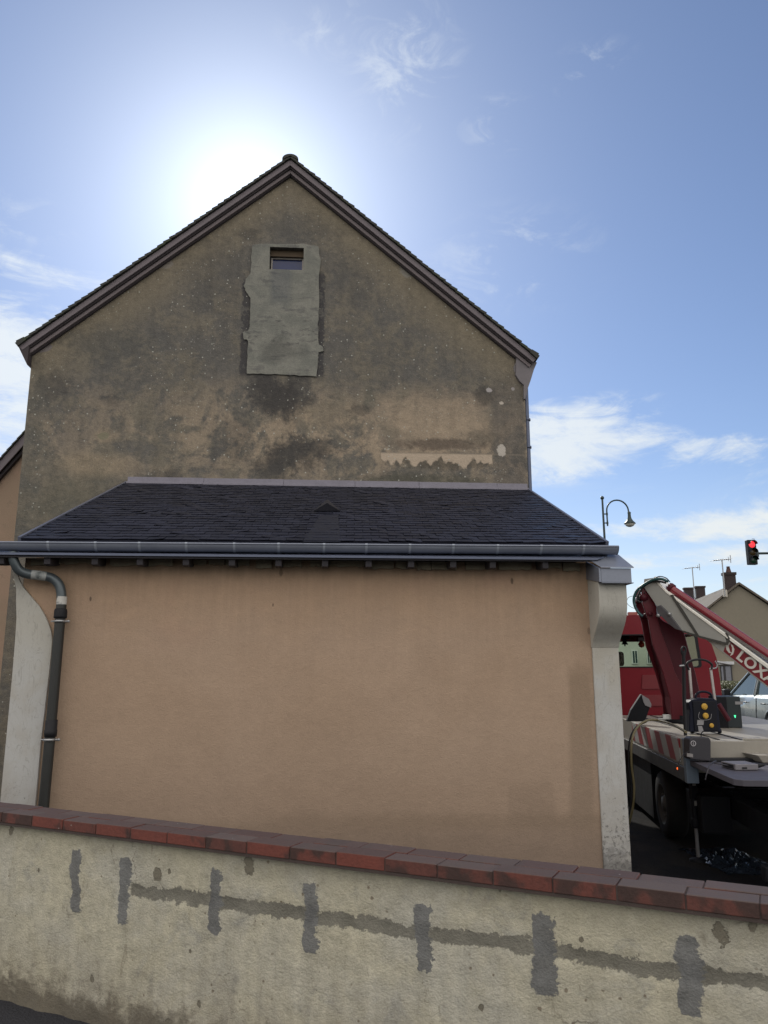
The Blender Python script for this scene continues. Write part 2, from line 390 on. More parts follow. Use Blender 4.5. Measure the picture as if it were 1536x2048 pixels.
# coping bricks: two rows laid lengthways
cp = MB(); mort = MB(); L = .226; s = S0; k = 0
for row, (n0, n1, off) in enumerate(((-.007, .096, 0.0), (.1015, .205, .07))):
    s = -.20 - L * 14 + off
    while s < S1:
        ln = L + random.uniform(-.006, .006)
        if row == 0: ln = L
        jn_ = random.uniform(.0015, .0035); a0 = s + jn_; a1 = s + ln - jn_
        dzt = random.uniform(-.0025, .0025); tw = random.uniform(-.002, .002)
        q = [A + DW * a0 + NW * (n0 + tw), A + DW * a1 + NW * (n0 - tw), A + DW * a1 + NW * n1, A + DW * a0 + NW * n1]
        cp.hexa([Vector((p.x, p.y, WZT + .011)) for p in q], [Vector((p.x, p.y, .862 + dzt)) for p in q]); s += ln
q = [A + DW * S0 + NW * -.003, A + DW * S1 + NW * -.003, A + DW * S1 + NW * .198, A + DW * S0 + NW * .198]
mort.hexa([Vector((p.x, p.y, WZT - .002)) for p in q], [Vector((p.x, p.y, .857)) for p in q])
def m_brick(n, b):
    p = n.pos(); x, y, z = n.sep(p); isl = n.island()
    s = (x - A.x) * DW.x + (y - A.y) * DW.y; uv = n.comb(s, z * 2.0, y)
    nf = n.noise(p, 70, 5, .7); nb = n.noise(p, 9, 4, .6)
    c = n.mix(isl, (.165, .044, .030), (.105, .038, .029))
    burn = n.ss(n.noise(n.comb(s, z * .8, y * .3), 9.5, 3, .5) + (isl - .5) * .22, .47, .62)
    c = n.mix(burn * .85, c, (.040, .024, .020))
    c = n.mulc(c, nf * .9 + nb * .5 + .22)
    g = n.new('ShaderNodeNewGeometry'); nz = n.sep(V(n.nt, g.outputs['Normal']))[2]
    dust_sheen = n.ss(nz, .05, .6) * (nb * .35 + .68); c = n.mix(dust_sheen, c, n.mix(isl, (.075, .056, .051), (.115, .090, .081)))  # tops greyed by dust plus sky reflection painted into the colour
    c = n.mix(n.ss(n.vor(p, 24) + (nf - .5) * .3, .05, .10, 1, 0) * n.ss(n.noise(p, 5, 2, .5), .58, .66) * .8, c, (.42, .41, .38))
    n.put(b.inputs['Base Color'], c); n.put(b.inputs['Roughness'], nb * .25 + .6)
    n.put(b.inputs['Normal'], n.bump(nf + nb, .7, .003))
M_BRICK = material('red_brick', m_brick)
build('brick_coping', cp, M_BRICK, gw, bevel=.003)
build('coping_mortar', mort, worn('coping_mortar', (.060, .045, .040), .9, 0, .4, 20, .003), gw)

# ================================================================== GABLED HOUSE
YG = 10.1
GX0, GX1 = -4.14, 2.635; AX = -.715
gh = thing('gabled_house', (-.75, YG, gz(0, YG)), 'tall weathered grey-brown rendered house with steep gable and small attic window', 'house')
zeL, zeR, zap = 5.86, 5.87, 8.78                    # underside lines of the roof at the wall edges / apex
GB = -.5
outer = [(GX0, GB), (GX1, GB), (GX1, zeR + .03), (AX, zap - .02), (GX0, zeL + .03)]
wp = atY(540, 495, YG); wq = atY(607, 542, YG); WX0, WX1, WZ1, WZ0 = wp.x, wq.x, wp.z, wq.z
hole = [(WX0, WZ0), (WX1, WZ0), (WX1, WZ1), (WX0, WZ1)]
gwm = MB(); gwm.plate([(x, YG, z) for x, z in outer], (0, .32, 0), [[(x, YG, z) for x, z in hole]])
gwm.bb(GX0, GX0 + .3, YG + .321, YG + 9, GB, zeL); gwm.bb(GX1 - .3, GX1, YG + .321, YG + 9, GB, zeR)
gwm.plate([(x, YG + 9, z) for x, z in outer], (0, .3, 0))
def rad(n, x, z, cx, cz, rx, rz):
    a = (x - cx) * (1 / rx); c = (z - cz) * (1 / rz); return (a * a + c * c).m('SQRT')
def G(x, y): p = atY(x, y, YG); return p.x, p.z
def m_gable(n, b):
    p = n.pos(); x, y, z = n.sep(p); uv = n.comb(x, z, y * .3)
    f1 = n.noise(uv, .85, 7, .62, .4); f2 = n.noise(uv, 3.2, 7, .66, .5); f3 = n.noise(uv, 14, 5, .7); f4 = n.noise(uv, 75, 4, .7)
    st = n.noise(n.scale(uv, (5.5, .55, 1)), 1.7, 5, .6)
    OL = (.164, .149, .117); TAN = (.285, .235, .165); GR = (.116, .113, .104); DK = (.052, .050, .048)
    c = n.mix(n.ss(f2 * .6 + f1 * .4 + (f3 - .5) * .35, .40, .62), GR, OL)
    # cleaner tan strip under the rakes
    rkL = (x - AX) * .861 + (zap - z)                # vertical distance below the left rake
    rkR = (x - AX) * -.871 + (zap - z)
    rk = rkL.min(rkR) + (f2 - .5) * .8 + (f1 - .5) * .7
    c = n.mix(n.ss(rk, .15, .95, 1, 0) * .62, c, (.235, .200, .135))
    # tan clouds low on the wall
    lx = n.ss(x, -3.6, -.2, .45, 1.0)
    zone = n.box(z + (f1 - .5) * .7, 4.15, 5.30, .35)
    bl = n.ss(n.noise(uv, 1.9, 6, .62, 1.0) + (f3 - .5) * .22, .44, .60)
    c = n.mix(zone * bl * lx * .9, c, (.315, .258, .188))
    cx, cz = G(875, 850); c = n.mix(n.ss(rad(n, x, z, cx, cz, 1.25, .62) + (f2 - .5) * 1.5, .35, 1.0, 1, 0) * .8, c, (.33, .268, .196))
    cx, cz = G(190, 930); c = n.mix(n.ss(rad(n, x, z, cx, cz, .7, .25) + (f2 - .5) * 1.2, .3, 1.0, 1, 0) * .7, c, TAN)
    cx, cz = G(210, 872); c = n.mix(n.ss(rad(n, x, z, cx, cz, .2, .15) + (f2 - .5) * .8, .3, 1.0, 1, 0) * .6, c, TAN)
    cx, cz = G(640, 830); c = n.mix(n.ss(rad(n, x, z, cx, cz, .6, .3) + (f2 - .5) * 1.4, .3, 1.0, 1, 0) * .5, c, TAN)
    # purple-grey band right
    cx, cz = G(1000, 870); c = n.mix(n.box(x + (f2 - .5) * .15, cx - .1, cx + .35, .06) * n.ss(z, 5.4, 5.8, 1, 0) * .6, c, (.110, .102, .092))
    # black algae patches
    def dk(px, py, rx, rz, k, col=DK):
        nonlocal c
        cx, cz = G(px, py); c = n.mix(n.ss(rad(n, x, z, cx, cz, rx, rz) + (f2 - .5) * 1.6 + (f3 - .5) * .6, .35, 1.05, 1, 0) * k, c, col)
    dk(565, 800, .52, .36, .95); dk(530, 770, .3, .22, .7); dk(595, 765, .3, .15, .6)
    dk(590, 905, .5, .3, .85); dk(545, 930, .35, .3, .7); dk(640, 895, .3, .2, .6); dk(340, 950, .3, .15, .6)
    dk(430, 560, .7, .8, .40, (.085, .083, .078)); dk(700, 560, .55, .55, .35, (.085, .083, .078)); dk(600, 455, .9, .25, .35, (.080, .080, .076)); dk(500, 470, .22, .12, .5)
    dk(225, 690, .8, .35, .5, (.080, .083, .080)); dk(108, 775, .28, .3, .5); dk(470, 880, .4, .5, .35); dk(970, 790, .2, .18, .7); dk(1040, 740, .12, .2, .6)
    dk(740, 800, .12, .22, .5, (.09, .095, .08)); dk(850, 965, 1.2, .16, .7, (.085, .083, .062)); dk(720, 820, .2, .1, .5); dk(880, 888, .85, .10, .9, (.13, .105, .082)); dk(880, 925, .85, .14, .8, (.10, .088, .068)); dk(960, 875, .35, .15, .5, (.095, .088, .072))
    dk(150, 1010, .8, .6, .45, (.120, .118, .088)); dk(60, 900, .3, 1.4, .45, (.100, .102, .090)); dk(220, 800, .18, .12, .4)
    for (px0, py0, px1, py1) in ((486, 560, 501, 752), (636, 545, 647, 756)):  # gaps where old render is missing, their shade painted dark
        x0, z1 = G(px0, py0); x1, z0 = G(px1, py1)
        c = n.mix(n.box(x + (f3 - .5) * .12, x0, x1, .015) * n.box(z, z0, z1, .06) * n.ss(f3 + (f2 - .5) * .6, .36, .46) * .85, c, (.040, .040, .045))
    # vertical staining
    c = n.mulc(c, (st - .5) * .45 + (f3 - .5) * .70 + (f4 - .5) * .95 + 1.0)
    # pale strip with dripping lower edge
    sx0, sz1 = G(762, 905); sx1, sz0 = G(985, 935)
    teeth = n.noise(n.comb(x * 1.0, 0.0, 0.0), 6.0, 1.5, .55) + (f3 - .5) * .10
    e = n.box(x, sx0, sx1, .01) * n.ss(z, sz1 - .004, sz1 + .004, 1, 0) * n.ss(z - (teeth - .52) * .45 + (f2 - .5) * .10 + (f3 - .5) * .16, sz1 - .135, sz1 - .095)
    c = n.mix(e * .85, c, n.mulc((.47, .39, .30), f4 * .5 + .78))
    e2 = n.box(x, sx0, sx1 + .5, .02) * n.box(z + (f3 - .5) * .02, sz1 - .012, sz1 + .010, .006); c = n.mix(e2 * .45, c, (.23, .20, .16))
    # bare plaster spots
    for (px, py, rx, rz, col) in ((1003, 901, .075, .10, (.50, .47, .42)), (978, 780, .055, .035, (.42, .40, .40)), (1003, 806, .035, .028, (.50, .46, .40)), (1026, 778, .03, .03, (.34, .32, .32)), (815, 540, .13, .14, (.25, .24, .21)),
                                  (327, 528, .16, .08, (.24, .22, .19)), (85, 695, .15, .09, (.20, .18, .18)), (1045, 738, .15, .12, (.235, .222, .23)), (207, 872, .09, .06, (.2, .19, .13)), (575, 345, .22, .10, (.165, .155, .15))):
        cx, cz = G(px, py); c = n.mix(n.ss(rad(n, x, z, cx, cz, rx, rz) + (f3 - .5) * 1.1, .75, .95, 1, 0) * .88, c, n.mulc(col, f4 * .5 + .75))
    # lichen dots
    v = n.vor(uv, 13.5); vc = V(n.nt, v.k.node.outputs['Color']); r_ = n.sep(vc)[0]
    dots = n.ss(v + (f4 - .5) * .14, .10, .16, 1, 0) * n.ss(r_, .45, .50) * n.ss(n.noise(uv, 1.1, 3, .6), .40, .52)
    v3 = n.vor(uv, 27); r3 = n.sep(V(n.nt, v3.k.node.outputs['Color']))[0]
    dots2 = n.ss(v3 + (f4 - .5) * .14, .12, .2, 1, 0) * n.ss(r3, .60, .64) * n.ss(n.noise(uv, 1.7, 3, .6), .50, .60)
    c = n.mix(dots.max(dots2 * .8) * .85, c, (.44, .45, .40))
    n.put(b.inputs['Base Color'], c); b.inputs['Roughness'].default_value = .92
    n.put(b.inputs['Normal'], n.bump(f4 * .7 + f3 * 1.1 + f2 * 1.2, .8, .012))
M_GAB = material('weathered_render', m_gable)
build('wall', gwm, M_GAB, gh)
# cement patch around and below the window
ol = [(505, 492), (503, 520), (501, 548), (492, 560), (488, 572), (492, 585), (501, 596), (500, 630), (499, 660), (486, 666), (487, 678), (497, 683), (495, 715), (493, 748), (520, 749), (560, 750), (600, 752), (633, 754), (636, 720), (637, 706), (647, 703), (646, 695), (637, 690),
      (636, 650), (638, 600), (638, 550), (641, 520), (637, 494), (607.5, 489), (560, 490), (535, 489)]
random.seed(3); O2 = []
for i, p in enumerate(ol):
    qn = ol[(i + 1) % len(ol)]
    for t in (0, .25, .5, .75): O2.append((p[0] + (qn[0] - p[0]) * t + random.uniform(-1, 1), p[1] + (qn[1] - p[1]) * t + random.uniform(-1, 1)))
pt = MB(); op = [Vector((G(*p)[0], YG - .022, G(*p)[1])) for p in O2]
hl = [(WX0 + .001, WZ0 + .001), (WX1 - .001, WZ0 + .001), (WX1 - .001, WZ1 - .001), (WX0 + .001, WZ1 - .001)]
pt.plate(op, (0, .03, 0), [[(x, YG - .022, z) for x, z in hl]])
def m_patch(n, b):
    p = n.pos(); x, y, z = n.sep(p); uv = n.comb(x, z, 0.0)
    f = n.noise(uv, 4, 6, .62, .4); f4 = n.noise(uv, 60, 5, .7); lay = n.noise(n.scale(uv, (1.6, 7, 1)), 1.6, 5, .6)
    c = n.mix(n.ss(f, .38, .62), (.165, .172, .152), (.215, .218, .190))
    c = n.mix(n.ss(lay + (n.noise(uv, 9, 5, .7) - .5) * .5, .54, .68) * .6, c, (.090, .092, .092))
    c = n.mix(n.ss(n.noise(n.scale(uv, (3.2, 7, 1)), 2.2, 4, .6) + (f - .5) * .3, .56, .66) * n.box(z, 6.0, 6.5, .12) * .75, c, (.085, .086, .082))
    cx, cz = G(560, 575); c = n.mix(n.box(x + (f - .5) * .12, cx - .13, cx + .14, .05) * n.box(z, cz - .25, cz + .3, .15) * .45, c, (.085, .095, .110))
    cx, cz = G(560, 700); c = n.mix(n.ss(rad(n, x, z, cx, cz, .4, .25) + (f - .5) * 1.8, .3, 1, 1, 0) * .45, c, (.085, .085, .078))
    n.put(b.inputs['Base Color'], n.mulc(c, (f4 - .5) * .7 + (n.noise(uv, 22, 5, .7) - .5) * .6 + 1.0)); b.inputs['Roughness'].default_value = .9
    n.put(b.inputs['Normal'], n.bump(f4 + lay, .7, .008))
build('cement_patch', pt, material('cement_patch', m_patch), gh)
# attic window
M_FRAME = worn('old_white_frame', (.34, .32, .29), .6, 0, .25, 20)
def m_glass_dark(n, b):
    b.inputs['Base Color'].default_value = (.010, .024, .10, 1); b.inputs['Roughness'].default_value = .12  # blue of the reflected sky put into the base colour
    n.put(b.inputs['Roughness'], n.noise(n.pos(), 9, 3, .6) * .2 + .06)
M_DKGL = material('blue_reflection_glass', m_glass_dark)
fx0, fx1, fz0, fz1 = WX0 + .012, WX1 - .006, WZ0 - .01, WZ1 - .10
fr = MB(); fr.plate([(fx0, YG + .10, fz0), (fx1, YG + .10, fz0), (fx1, YG + .10, fz1), (fx0, YG + .10, fz1)], (0, .05, 0), [[(fx0 + .022, YG + .10, fz0 + .022), (fx1 - .022, YG + .10, fz0 + .022), (fx1 - .022, YG + .10, fz1 - .02), (fx0 + .022, YG + .10, fz1 - .02)]])
aw = build('attic_window', fr, M_FRAME, gh, bevel=.003)
gl = MB(); gl.bb(fx0 + .02, fx1 - .02, YG + .125, YG + .132, fz0 + .02, fz1 - .018); build('pane', gl, M_DKGL, aw)
lt = MB(); lt.bb(WX0, WX1, YG + .06, YG + .3, fz1, WZ1); build('window_lintel', lt, worn('old_lintel', (.085, .06, .035), .8, 0, .3, 12, .002), gh)
bk = MB(); bk.bb(WX0 - .1, WX1 + .1, YG + .322, YG + .35, WZ0 - .1, WZ1 + .1); build('window_backing', bk, M_BLACK, gh)
# roof: tile courses seen edge on
M_TILE = worn('mossy_roof_tile', (.040, .042, .038), .85, 0, .4, 5, .004, alt=(.040, .052, .030))
M_BARGE = worn('grey_barge_board', (.165, .145, .158), .7, 0, .2, 6, .002)
M_BARGE2 = worn('lower_barge_board', (.175, .150, .155), .7, 0, .2, 6, .002)
M_SOFF = worn('dark_soffit', (.045, .038, .042), .8, 0, .25, 8)
APX = Vector((AX, 0, 8.86)); EL = Vector((-4.275, 0, 5.865)); ER = Vector((2.79, 0, 5.88))
rf = MB()
for E_ in (EL, ER):
    d = (E_ - APX); Ls = d.length; d.normalize(); nrm = Vector((-d.z, 0, d.x)); nrm = nrm if nrm.z > 0 else -nrm
    nT = int(Ls / .105)
    for i in range(nT):
        t0 = Ls * i / nT; t1 = Ls * (i + 1) / nT
        lift = .040 + random.uniform(-.004, .006)
        a0 = APX + d * t0 + nrm * .002; a1 = APX + d * (t1 + .012) + nrm * lift
        yj = random.uniform(-.006, .006)
        q0 = [a0 - nrm * .006, a1 - nrm * .034, a1, a0 + nrm * .022]
        rf.hexa([Vector((q.x, YG - .17 + yj, q.z)) for q in q0], [Vector((q.x, YG + 9.3, q.z)) for q in q0])
    if E_ is EL or E_ is ER:                          # flared last course
        sgn = -1 if E_ is EL else 1
        a0 = APX + d * (Ls - .13) + nrm * .02; a1 = E_ + Vector((sgn * .025, 0, .055))
        q0 = [a0 - nrm * .03, E_ + Vector((sgn * .0, 0, -.02)), a1, a0 + nrm * .02]
        rf.hexa([Vector((q.x, YG - .175, q.z)) for q in q0], [Vector((q.x, YG + 9.3, q.z)) for q in q0])
build('roof', rf, M_TILE, gh)
rcap = MB()
for i in range(24):
    y0 = YG - .18 + i * .4
    ar_ = [math.pi * k / 14 for k in range(15)]; rr_ = .122 if i % 2 else .116
    ring_ = [(AX + rr_ * math.cos(t), 8.83 + rr_ * .72 * math.sin(t)) for t in ar_] + [(AX - .10, 8.83), (AX, 8.885), (AX + .10, 8.83)]
    rcap.plate([(x_, y0, z_) for x_, z_ in ring_], (0, .41, 0))
build('ridge_tiles', rcap, M_TILE, gh)
def rake(name, mat_, o0, o1, y0, y1):
    """board following both rakes, between perpendicular offsets o0 (top) and o1 (bottom) below the roof line"""
    for E_ in (EL, ER):
        d = (E_ - APX).normalized(); nrm = Vector((-d.z, 0, d.x)); nrm = nrm if nrm.z > 0 else -nrm
        dd = d.z
        apt = APX + Vector((0, 0, -o0 / abs(d.x))); apb = APX + Vector((0, 0, -o1 / abs(d.x)))
        e0 = E_ - nrm * o0; e1 = E_ - nrm * o1
        m = MB(); q = [apt, apb, e1, e0]
        m.hexa([Vector((v.x, y0, v.z)) for v in q], [Vector((v.x, y1, v.z)) for v in q]); build(name, m, mat_, gh, bevel=.003)
rake('barge_board', M_BARGE, .006, .078, YG - .135, YG - .105)
rake('barge_soffit', M_SOFF, .075, .098, YG - .104, YG + .0)
rake('barge_trim', M_BARGE2, .098, .145, YG - .075, YG - .045)
rake('shadow_batten', M_SOFF, .138, .160, YG - .044, YG - .001)
# eave boxes
sf = MB()
pl = [(-4.27, 5.84), (-4.142, 5.60), (-4.142, 5.93)]
sf.plate([(x, YG - .13, z) for x, z in pl], (0, 9.3, 0)); build('eave_soffit', sf, M_SOFF, gh)
sf = MB(); pl = [G(*q_) for q_ in ((1032, 700), (1030, 752), (1038, 765), (1046, 772), (1046, 800), (1049, 800), (1053, 782), (1060, 762), (1066, 742), (1072, 728))]
sf.plate([(x, YG - .05, z) for x, z in pl], (0, 9.2, 0)); build('eave_corner', sf, worn('eave_corner', (.16, .15, .16), .7, 0, .3, 9, .003), gh)
dp = MB(); dp.tube([(2.665, YG + .06, 5.50), (2.665, YG + .06, 4.0), (2.665, YG + .06, 0)], .036, 12)
build('downpipe', dp, M_ZINCB, gh)
bx = MB(); bx.lathe((2.672, YG + .06, 5.02), (0, 0, 1), [(0, .037), (0, .045), (.03, .045), (.03, .037)], 14); build('pipe_collar', bx, M_ZINCB, gh); bx = MB(); bx.lathe((2.672, YG + .06, 4.62), (0, 0, 1), [(0, .037), (0, .044), (.03, .044), (.03, .037)], 14)
build('pipe_collar', bx, M_ZINCB, gh)

# ================================================================== LEAN-TO
YF = 7.15
lo = thing('lean_to', (-.1, YF, gz(0, YF)), 'beige rendered lean-to with dark slate roof and zinc gutter against the tall house', 'outbuilding')
LX0, LX1 = -2.812, 2.63
WTOP = 2.60
lw = MB()
lw.bb(LX0, LX1, YF, YF + .25, -.6, WTOP)
for xx in (LX0, LX1 - .25):
    lw.plate([(xx, YF + .251, -.6), (xx, YG - .002, -.6), (xx, YG - .002, 3.98), (xx, YF + .251, WTOP + .12)], (.25, 0, 0))
def m_beige(n, b):
    p = n.pos(); x, y, z = n.sep(p); uv = n.comb(x, z, y)
    f1 = n.noise(uv, .7, 5, .6, .3); f2 = n.noise(uv, 3.3, 6, .65, .4); f4 = n.noise(uv, 85, 4, .7); wv = n.noise(n.scale(uv, (1, 6, 1)), 3.0, 4, .6)
    c = n.mix(n.ss(f1, .35, .65), (.375, .272, .192), (.395, .292, .212))
    c = n.mix(n.ss(z + (f2 - .5) * .5, 1.75, 2.55) * .45, c, (.420, .275, .165))
    pk = n.ss(n.noise(uv, 1.1, 3, .5), .52, .66) * n.ss(z, 1.6, 2.3); c = n.mix(pk * .4, c, (.37, .235, .175))
    # damp: low tide line and right-hand column; light falloff painted in towards the foot
    damp_fade = n.ss(z + (f2 - .5) * .22 + (f1 - .5) * .3, .02, .42, 1, 0); c = n.mix(damp_fade * .6, c, (.185, .140, .108))
    tide = n.box(z + (f2 - .5) * .10 + (f1 - .5) * .15, .21, .33, .05) * n.ss(x, -1.2, 1.0, .25, 1.0); c = n.mix(tide * .45, c, (.205, .148, .092))
    def pcx(px, py): q = atY(px, py, YF); return q.x, q.z
    x0, z1 = pcx(1128, 1335); x1, z0 = pcx(1190, 1655)
    col = n.box(x + (f2 - .5) * .07 - (z - z0) * .03, x0, x1, .035) * n.box(z + (f2 - .5) * .15, z0, z1, .12); c = n.mix(col * .6, c, (.215, .158, .105))
    x0, z1 = pcx(1015, 1565); x1, z0 = pcx(1110, 1648); c = n.mix(n.box(x + (f2 - .5) * .05, x0, x1, .02) * n.box(z + (f2 - .5) * .12, z0, z1, .06) * .30, c, (.215, .155, .105))
    c = n.mix(n.ss(z + (f1 - .5) * .8, .1, 1.9, 1, 0) * .45, c, (.262, .206, .158))  # broad light falloff down the wall put into the colour
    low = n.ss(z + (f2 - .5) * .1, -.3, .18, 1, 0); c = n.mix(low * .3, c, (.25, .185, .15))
    # uneven darker band under the rafters
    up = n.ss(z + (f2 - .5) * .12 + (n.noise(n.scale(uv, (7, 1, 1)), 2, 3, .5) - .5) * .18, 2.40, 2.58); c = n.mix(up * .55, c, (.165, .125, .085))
    for (px, py, r, k) in ((181, 1198, .012, .8), (546, 1210, .010, .7), (1024, 1162, .018, .8), (562, 1145, .022, .6), (1178, 1262, .02, .5)):
        cx, cz = pcx(px, py); c = n.mix(n.ss(rad(n, x, z, cx, cz, r, r * 2.2) + (f2 - .5) * .5, .5, 1.0, 1, 0) * k, c, (.10, .07, .05))
    rs_ = n.noise(n.scale(uv, (9, .45, 1)), 2.2, 5, .65); f3 = n.noise(uv, 16, 5, .7)
    c = n.mulc(c, (f2 - .5) * .22 + (f4 - .5) * .30 + (wv - .5) * .04 + (f3 - .5) * .16 + (rs_ - .5) * (n.ss(z, 1.2, 2.5) * .22 + .05) + 1.0)
    n.put(b.inputs['Base Color'], c); b.inputs['Roughness'].default_value = .93
    n.put(b.inputs['Normal'], n.bump(f4 * 1.2 + f2 * 1.5 + wv * .25 + f3 * 1.6, .8, .004))
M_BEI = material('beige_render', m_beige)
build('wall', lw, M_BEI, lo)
# ragged plaster lip where the render stops under the rafters
lip = MB(); random.seed(11); x = -2.75
while x < 2.3:
    wd = random.uniform(.12, .34); h0 = random.uniform(.015, .05); zt = 2.575
    pts = []
    nn_ = 7
    for i in range(nn_ + 1): pts.append((x + wd * i / nn_, YF - .012, zt - h0 - random.uniform(0, .018)))
    pts += [(x + wd, YF - .012, zt + .02), (x, YF - .012, zt + .02)]
    lip.plate([(a_, b_ - .02, c_) for a_, b_, c_ in pts], (0, .0315, 0)); x += wd + random.uniform(-.0, .10)
build('plaster_lip', lip, worn('old_plaster_lip', (.25, .22, .16), .9, 0, .5, 9, .004), lo)
# corner pilasters
def m_whitep(n, b):
    p = n.pos(); x, y, z = n.sep(p)
    f = n.noise(p, 3, 6, .62, .4); f4 = n.noise(p, 50, 5, .7)
    c = n.mix(n.ss(f, .4, .65), (.44, .45, .44), (.40, .395, .37))
    c = n.mix(n.ss(z + (f - .5) * .8, 1.25, 1.9) * .45, c, (.44, .415, .33))
    dirt = n.ss(z + (f - .5) * .8 + (n.noise(p, 16, 4, .6) - .5) * .5, -.10, .16, 1, 0); c = n.mix(dirt * .7, c, (.13, .125, .12))
    spk = n.ss(n.noise(p, 24, 5, .75, .6) + n.ss(z, -.1, .9, .10, -.06), .60, .66); c = n.mix(spk * .7, c, (.11, .11, .105))
    ckv = n.noise(n.scale(p, (1, 1, .35)), 9, 4, .6, 1.0); c = n.mix(n.ss((ckv - .5).abs(), .004, .012, 1, 0) * .35, c, (.22, .21, .19))
    sp = n.ss(n.noise(p, 7, 5, .7, .5), .60, .70) * .25; c = n.mix(sp, c, (.30, .29, .25))
    n.put(b.inputs['Base Color'], n.mulc(c, (f4 - .5) * .14 + 1.0)); b.inputs['Roughness'].default_value = .85
    n.put(b.inputs['Normal'], n.bump(f4 + f * 1.5, .5, .004))
M_WP = material('pale_pilaster_render', m_whitep)
pr = MB(); pr.bb(2.405, 2.655, YF - .02, YF + .35, -.6, 1.84); pil = build('corner_pilaster', pr, M_WP, lo, bevel=.006)
cb = MB(); prof = [(p_.y, p_.z) for p_ in curve([(0, YF - .021, 1.80), (0, YF - .05, 1.85), (0, YF - .10, 1.905), (0, YF - .16, 1.96), (0, YF - .22, 2.02), (0, YF - .265, 2.085), (0, YF - .29, 2.16), (0, YF - .30, 2.26)], 6)] + [(YF - .30, 2.44), (YF + .35, 2.44), (YF + .35, 1.80)]
cb.plate([(2.40, y, z) for y, z in prof], (.26, 0, 0)); build('corbel', cb, M_WP, lo, bevel=.006)
# left pilaster: curved painted face, slightly proud
lp = []
for (px, py) in [(24, 1140), (33, 1143), (38, 1158), (45, 1172), (55, 1185), (66, 1198), (78, 1212), (88, 1228), (96, 1245), (102, 1262), (104, 1280), (103, 1300), (100, 1330)]: lp.append(atY(px, py, YF - .03))
zb = -.6
lp += [Vector((-2.525, YF - .03, 1.0)), Vector((-2.53, YF - .03, zb)), Vector((-2.822, YF - .03, zb)), Vector((-2.822, YF - .03, 1.0)), Vector((-2.822, YF - .03, 1.55)), Vector((-2.826, YF - .03, 1.85)), Vector((-2.832, YF - .03, 2.05)), Vector((-2.85, YF - .03, 2.2)), Vector((-2.86, YF - .03, 2.32))]
lpm = MB(); lpm.plate(lp, (0, .028, 0)); build('corner_pilaster', lpm, M_WP, lo, bevel=.004, label='pale left pilaster with curved inner edge beside the drainpipe')

# roof of slates
E0 = Vector((-2.80, 6.98, 2.745)); E1 = Vector((2.535, 6.98, 2.76)); T0 = Vector((-2.745, YG - .01, 4.025)); T1 = Vector((2.60, YG - .01, 4.015))
nrm = (E1 - E0).cross(T0 - E0).normalized(); nrm = nrm if nrm.z > 0 else -nrm
rb = MB(); q = [E0, E1, T1, T0]; rb.hexa([p - nrm * .05 for p in q], [p - nrm * .004 for p in q])
random.seed(21); rows = 28; W = 5.34; per = 34; rank = .006
for r in range(rows):
    t0 = r / rows; t1 = (r + 1.55) / rows
    for k in range(per + 1):
        a = (k - (.5 if r % 2 else 0)) / per; b_ = a + 1 / per
        a = max(a, 0); b_ = min(b_, 1)
        if b_ - a < .004: continue
        g_ = .0012 / W * 2
        j = random.uniform(-.0025, .0025); tw = random.uniform(-.0025, .0025) if random.random() < .8 else random.uniform(-.009, .009)
        def SP(u, t): return lerp(lerp(E0, E1, u), lerp(T0, T1, u), min(t, .995))
        lb = .010 + random.uniform(0, .004)
        p0 = SP(a + g_, t0 + j) + nrm * (lb + tw); p1 = SP(b_ - g_, t0 + j) + nrm * (lb - tw); p2 = SP(b_ - g_, t1) + nrm * .001; p3 = SP(a + g_, t1) + nrm * .001
        rb.hexa([p0 - nrm * .006, p1 - nrm * .006, p2 - nrm * .004, p3 - nrm * .004], [p0, p1, p2, p3])
def m_slate(n, b):
    p = n.pos(); i = n.island(); f = n.noise(p, 30, 4, .65); f1 = n.noise(p, 1.3, 4, .6)
    c = n.mix(i, (.0065, .0083, .0185), (.0105, .013, .0285)); c = n.mulc(c, f * .7 + f1 * .7 + .35)
    n.put(b.inputs['Base Color'], c); n.put(b.inputs['Roughness'], i * .25 + .48); n.put(b.inputs['Normal'], n.bump(f, .5, .002))
M_SLATE = material('slate', m_slate)
roofo = build('roof', rb, M_SLATE, lo)
# hatch and triangular vent
def RP(px, py, off=0.0):
    q = atP(px, py, E0 + nrm * off, nrm); return q
vt = MB(); vb0 = RP(627, 1022, .012); vb1 = RP(681, 1022, .012); vtop = RP(655, 998, .012)
up = nrm * .09; mid = (vb0 + vb1) / 2
vt.add([vb0, vb1, vtop, lerp(vb0, vb1, .5) + up], [(0, 1, 3), (1, 2, 3), (2, 0, 3), (0, 2, 1)])
build('roof_vent', vt, worn('vent_slate', (.012, .013, .020), .5, 0, .2, 10), lo)
hp = MB(); q = [RP(640, 1030, .008), RP(676, 1030, .008), RP(681, 1083, .008), RP(606, 1083, .008)]
hp.hexa([p - nrm * .010 for p in q], [p + nrm * .0 for p in q]); build('roof_patch', hp, worn('smooth_slate', (.0105, .0128, .0235), .5, 0, .25, 9, .001), lo)
